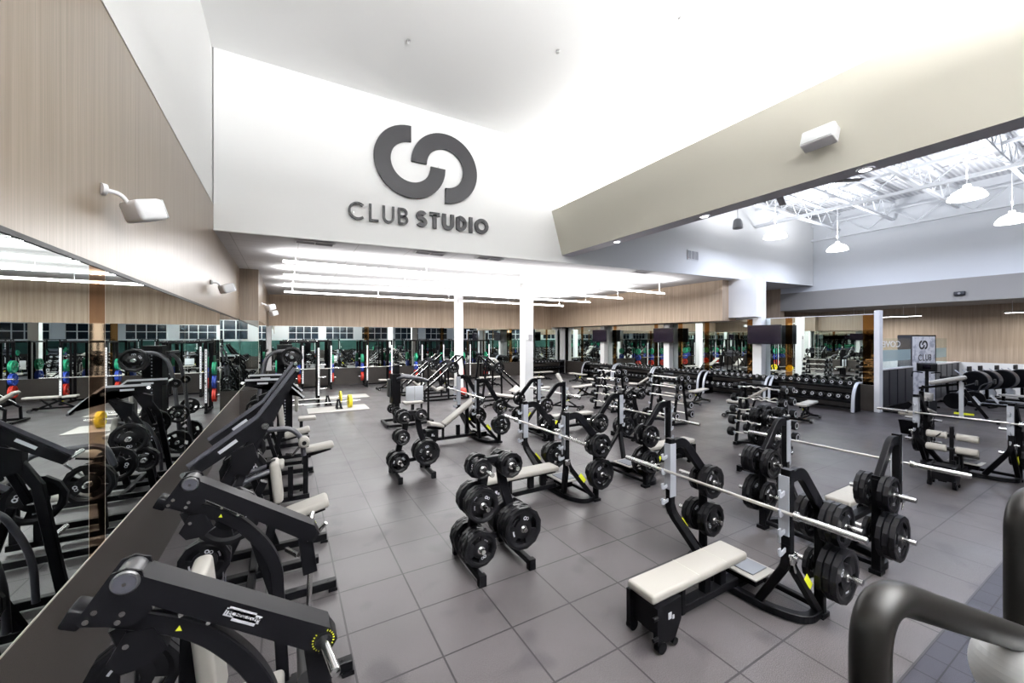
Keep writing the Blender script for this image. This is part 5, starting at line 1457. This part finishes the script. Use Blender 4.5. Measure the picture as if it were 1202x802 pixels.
# upright cardio console by the display board
x, y = 19.2, 4.6
t = thing('cardio_stepper', 'cardio stepper with dark console in front of the floral display board', 'cardio machine', (x, y, 0), .2)
b = MB(); b.bt([(-.1,0,.05),(.10,0,1.35)],.10,.09,up=(0,1,0)); b.bt([(-.7,0,.06),(.5,0,.06)],.12,.09); b.bt([(.5,-.3,.04),(.5,.3,.04)],.07,.06); obj('mast', b, M['black'], t)
b = MB(); b.rbox((.08,0,1.45),(.12,.50,.30),.03,3,0,Matrix.Rotation(-.3,3,'Y')); obj('console', b, M['rubblk'], t)
b = MB(); b.rbox((.012,0,1.46),(.01,.2,.14),.003,1,0,Matrix.Rotation(-.3,3,'Y')); obj('screen', b, M['screen'], t)
for s in (-1, 1):
    b = MB(); b.rt(fillet([(.1,s*.1,1.25),(.0,s*.34,1.30),(-.35,s*.34,1.15)],.1,5),.02,10); obj('handrail', b, M['black'], t)
    b = MB(); b.prism([(-.9,.06),(-.2,.34),(-.15,.28),(-.8,.02)], s*.16-.09, s*.16+.09); obj('pedal', b, M['black2'], t)
place(ADJ[0], USED, (21.7, 2.6, 0), 1.55, 'flat cream bench by the white wainscot at far right')

# ================================================================ stair climber whose rails cross the lower right corner
t = thing('stair_climber', 'dark curved handrail and grey hood of a stair climber in the lower right corner', 'cardio machine', (1.0, -.1, 0))
def L2(p): return (p[0]-1.0, p[1]+.1, p[2])
def px3(u, v, d):
    l = (u-601)/460*d
    return (d*math.sin(TH)+l*math.cos(TH), d*math.cos(TH)-l*math.sin(TH), 2.46-(v-397)*d/460)
A = px3(1021, 830, .62); B_ = px3(1021, 703, .62); C_ = px3(1100, 702, .70); D_ = px3(1190, 750, .78)
path = [L2((A[0],A[1],.62)), L2(px3(1021, 690, .62)), L2(px3(1192, 748, .80)), L2(px3(1300, 785, .95))]
b = MB(); b.rt(fillet(path, .11, 12), .0262, 24); obj('handrail', b, M['handle'], t)
E = px3(1198, 700, .98); b = MB(); b.rt(fillet([L2((E[0],E[1],.62)), L2((E[0],E[1],px3(1198,590,.98)[2])), L2(px3(1290, 560, 1.15))],.08,10), .028, 24); obj('handrail', b, M['handle'], t)
c = V(L2(px3(1204, 800, .80)))
b = MB(); n = 24
for_pts = []
b.lathe([(.078*math.sin(PI*i/n), -.09*math.cos(PI*i/n)) for i in range(n+1)], (c.x+.0, c.y-.0, c.z+.01), 'z', 28); obj('hood', b, M['console'], t)
b = MB(); b.bx(-.32,1.15,-.55,.42,.30,.66); b.bx(-.36,1.2,-.6,.46,0,.30); obj('body', b, M['black2'], t)
b = MB(); b.rbox((.90,-.05,1.35),(.44,.44,1.42),.05,3); obj('console_pillar', b, M['black2'], t)
b = MB(); b.cyl((c.x,c.y,c.z-.07),(c.x,c.y,.64),.035,18); obj('hood_stem', b, M['black2'], t)
b = MB()
for k in range(4): b.bx(-.2+.18*k, .02+.18*k, -.5, -.05, .64+.05*k, .70+.05*k)
obj('steps', b, M['rubblk'], t)

# ================================================================ equipment behind the viewpoint, seen only in the mirrors
for i, (x, y) in enumerate(((2.2,-6.2),(4.8,-6.2),(9.2,-6.2),(12.4,-6.2),(15.6,-6.2),(18.8,-6.2))):
    squat_rack(x, y, PI, 'squat rack behind the camera reflected in the mirrors, number %s from the left wall' % NTH[i], '%s rack behind the camera' % NTH[i], cols='BGG' if i % 2 else 'RBG', n=1, bar=True)
for i, (x, y, rz) in enumerate(((9.0,-2.2,.0),(11.5,-2.2,0),(14.0,-2.2,0),(16.5,-2.2,0))):
    sled(LP, x, y, rz+PI/2, 'leg press behind the camera reflected in the mirrors, number %s' % NTH[i], '%s leg press behind the camera' % NTH[i], 'G')
EXPO = 0.0
# ================================================================ world, camera, colour
w = bpy.data.worlds.new('world'); SC.world = w; w.use_nodes = True
w.node_tree.nodes['Background'].inputs[0].default_value = (.5,.55,.62,1)
w.node_tree.nodes['Background'].inputs[1].default_value = .15
cam = bpy.data.cameras.new('camera'); co = bpy.data.objects.new('camera', cam); COL.objects.link(co)
cam.sensor_width = 36; cam.lens = 460/1202*36; cam.clip_start = .02; cam.clip_end = 200
cam.shift_y = -4/1202
co.location = (0, 0, 2.46); co.rotation_euler = (PI/2, 0, -TH)
SC.camera = co
SC.view_settings.view_transform = 'Standard'; SC.view_settings.look = 'None'
SC.view_settings.gamma = 1; SC.view_settings.use_curve_mapping = False
SC.view_settings.exposure = EXPO
SC.cycles.max_bounces = 10; SC.cycles.diffuse_bounces = 5; SC.cycles.glossy_bounces = 6; SC.cycles.transmission_bounces = 6
SC.cycles.sample_clamp_indirect = 6; SC.cycles.caustics_reflective = False; SC.cycles.caustics_refractive = False
SC.cycles.use_denoising = True
SC.cycles.use_light_tree = True
print('OBJECTS', len(COL.objects), 'PLATES', _pl[0])
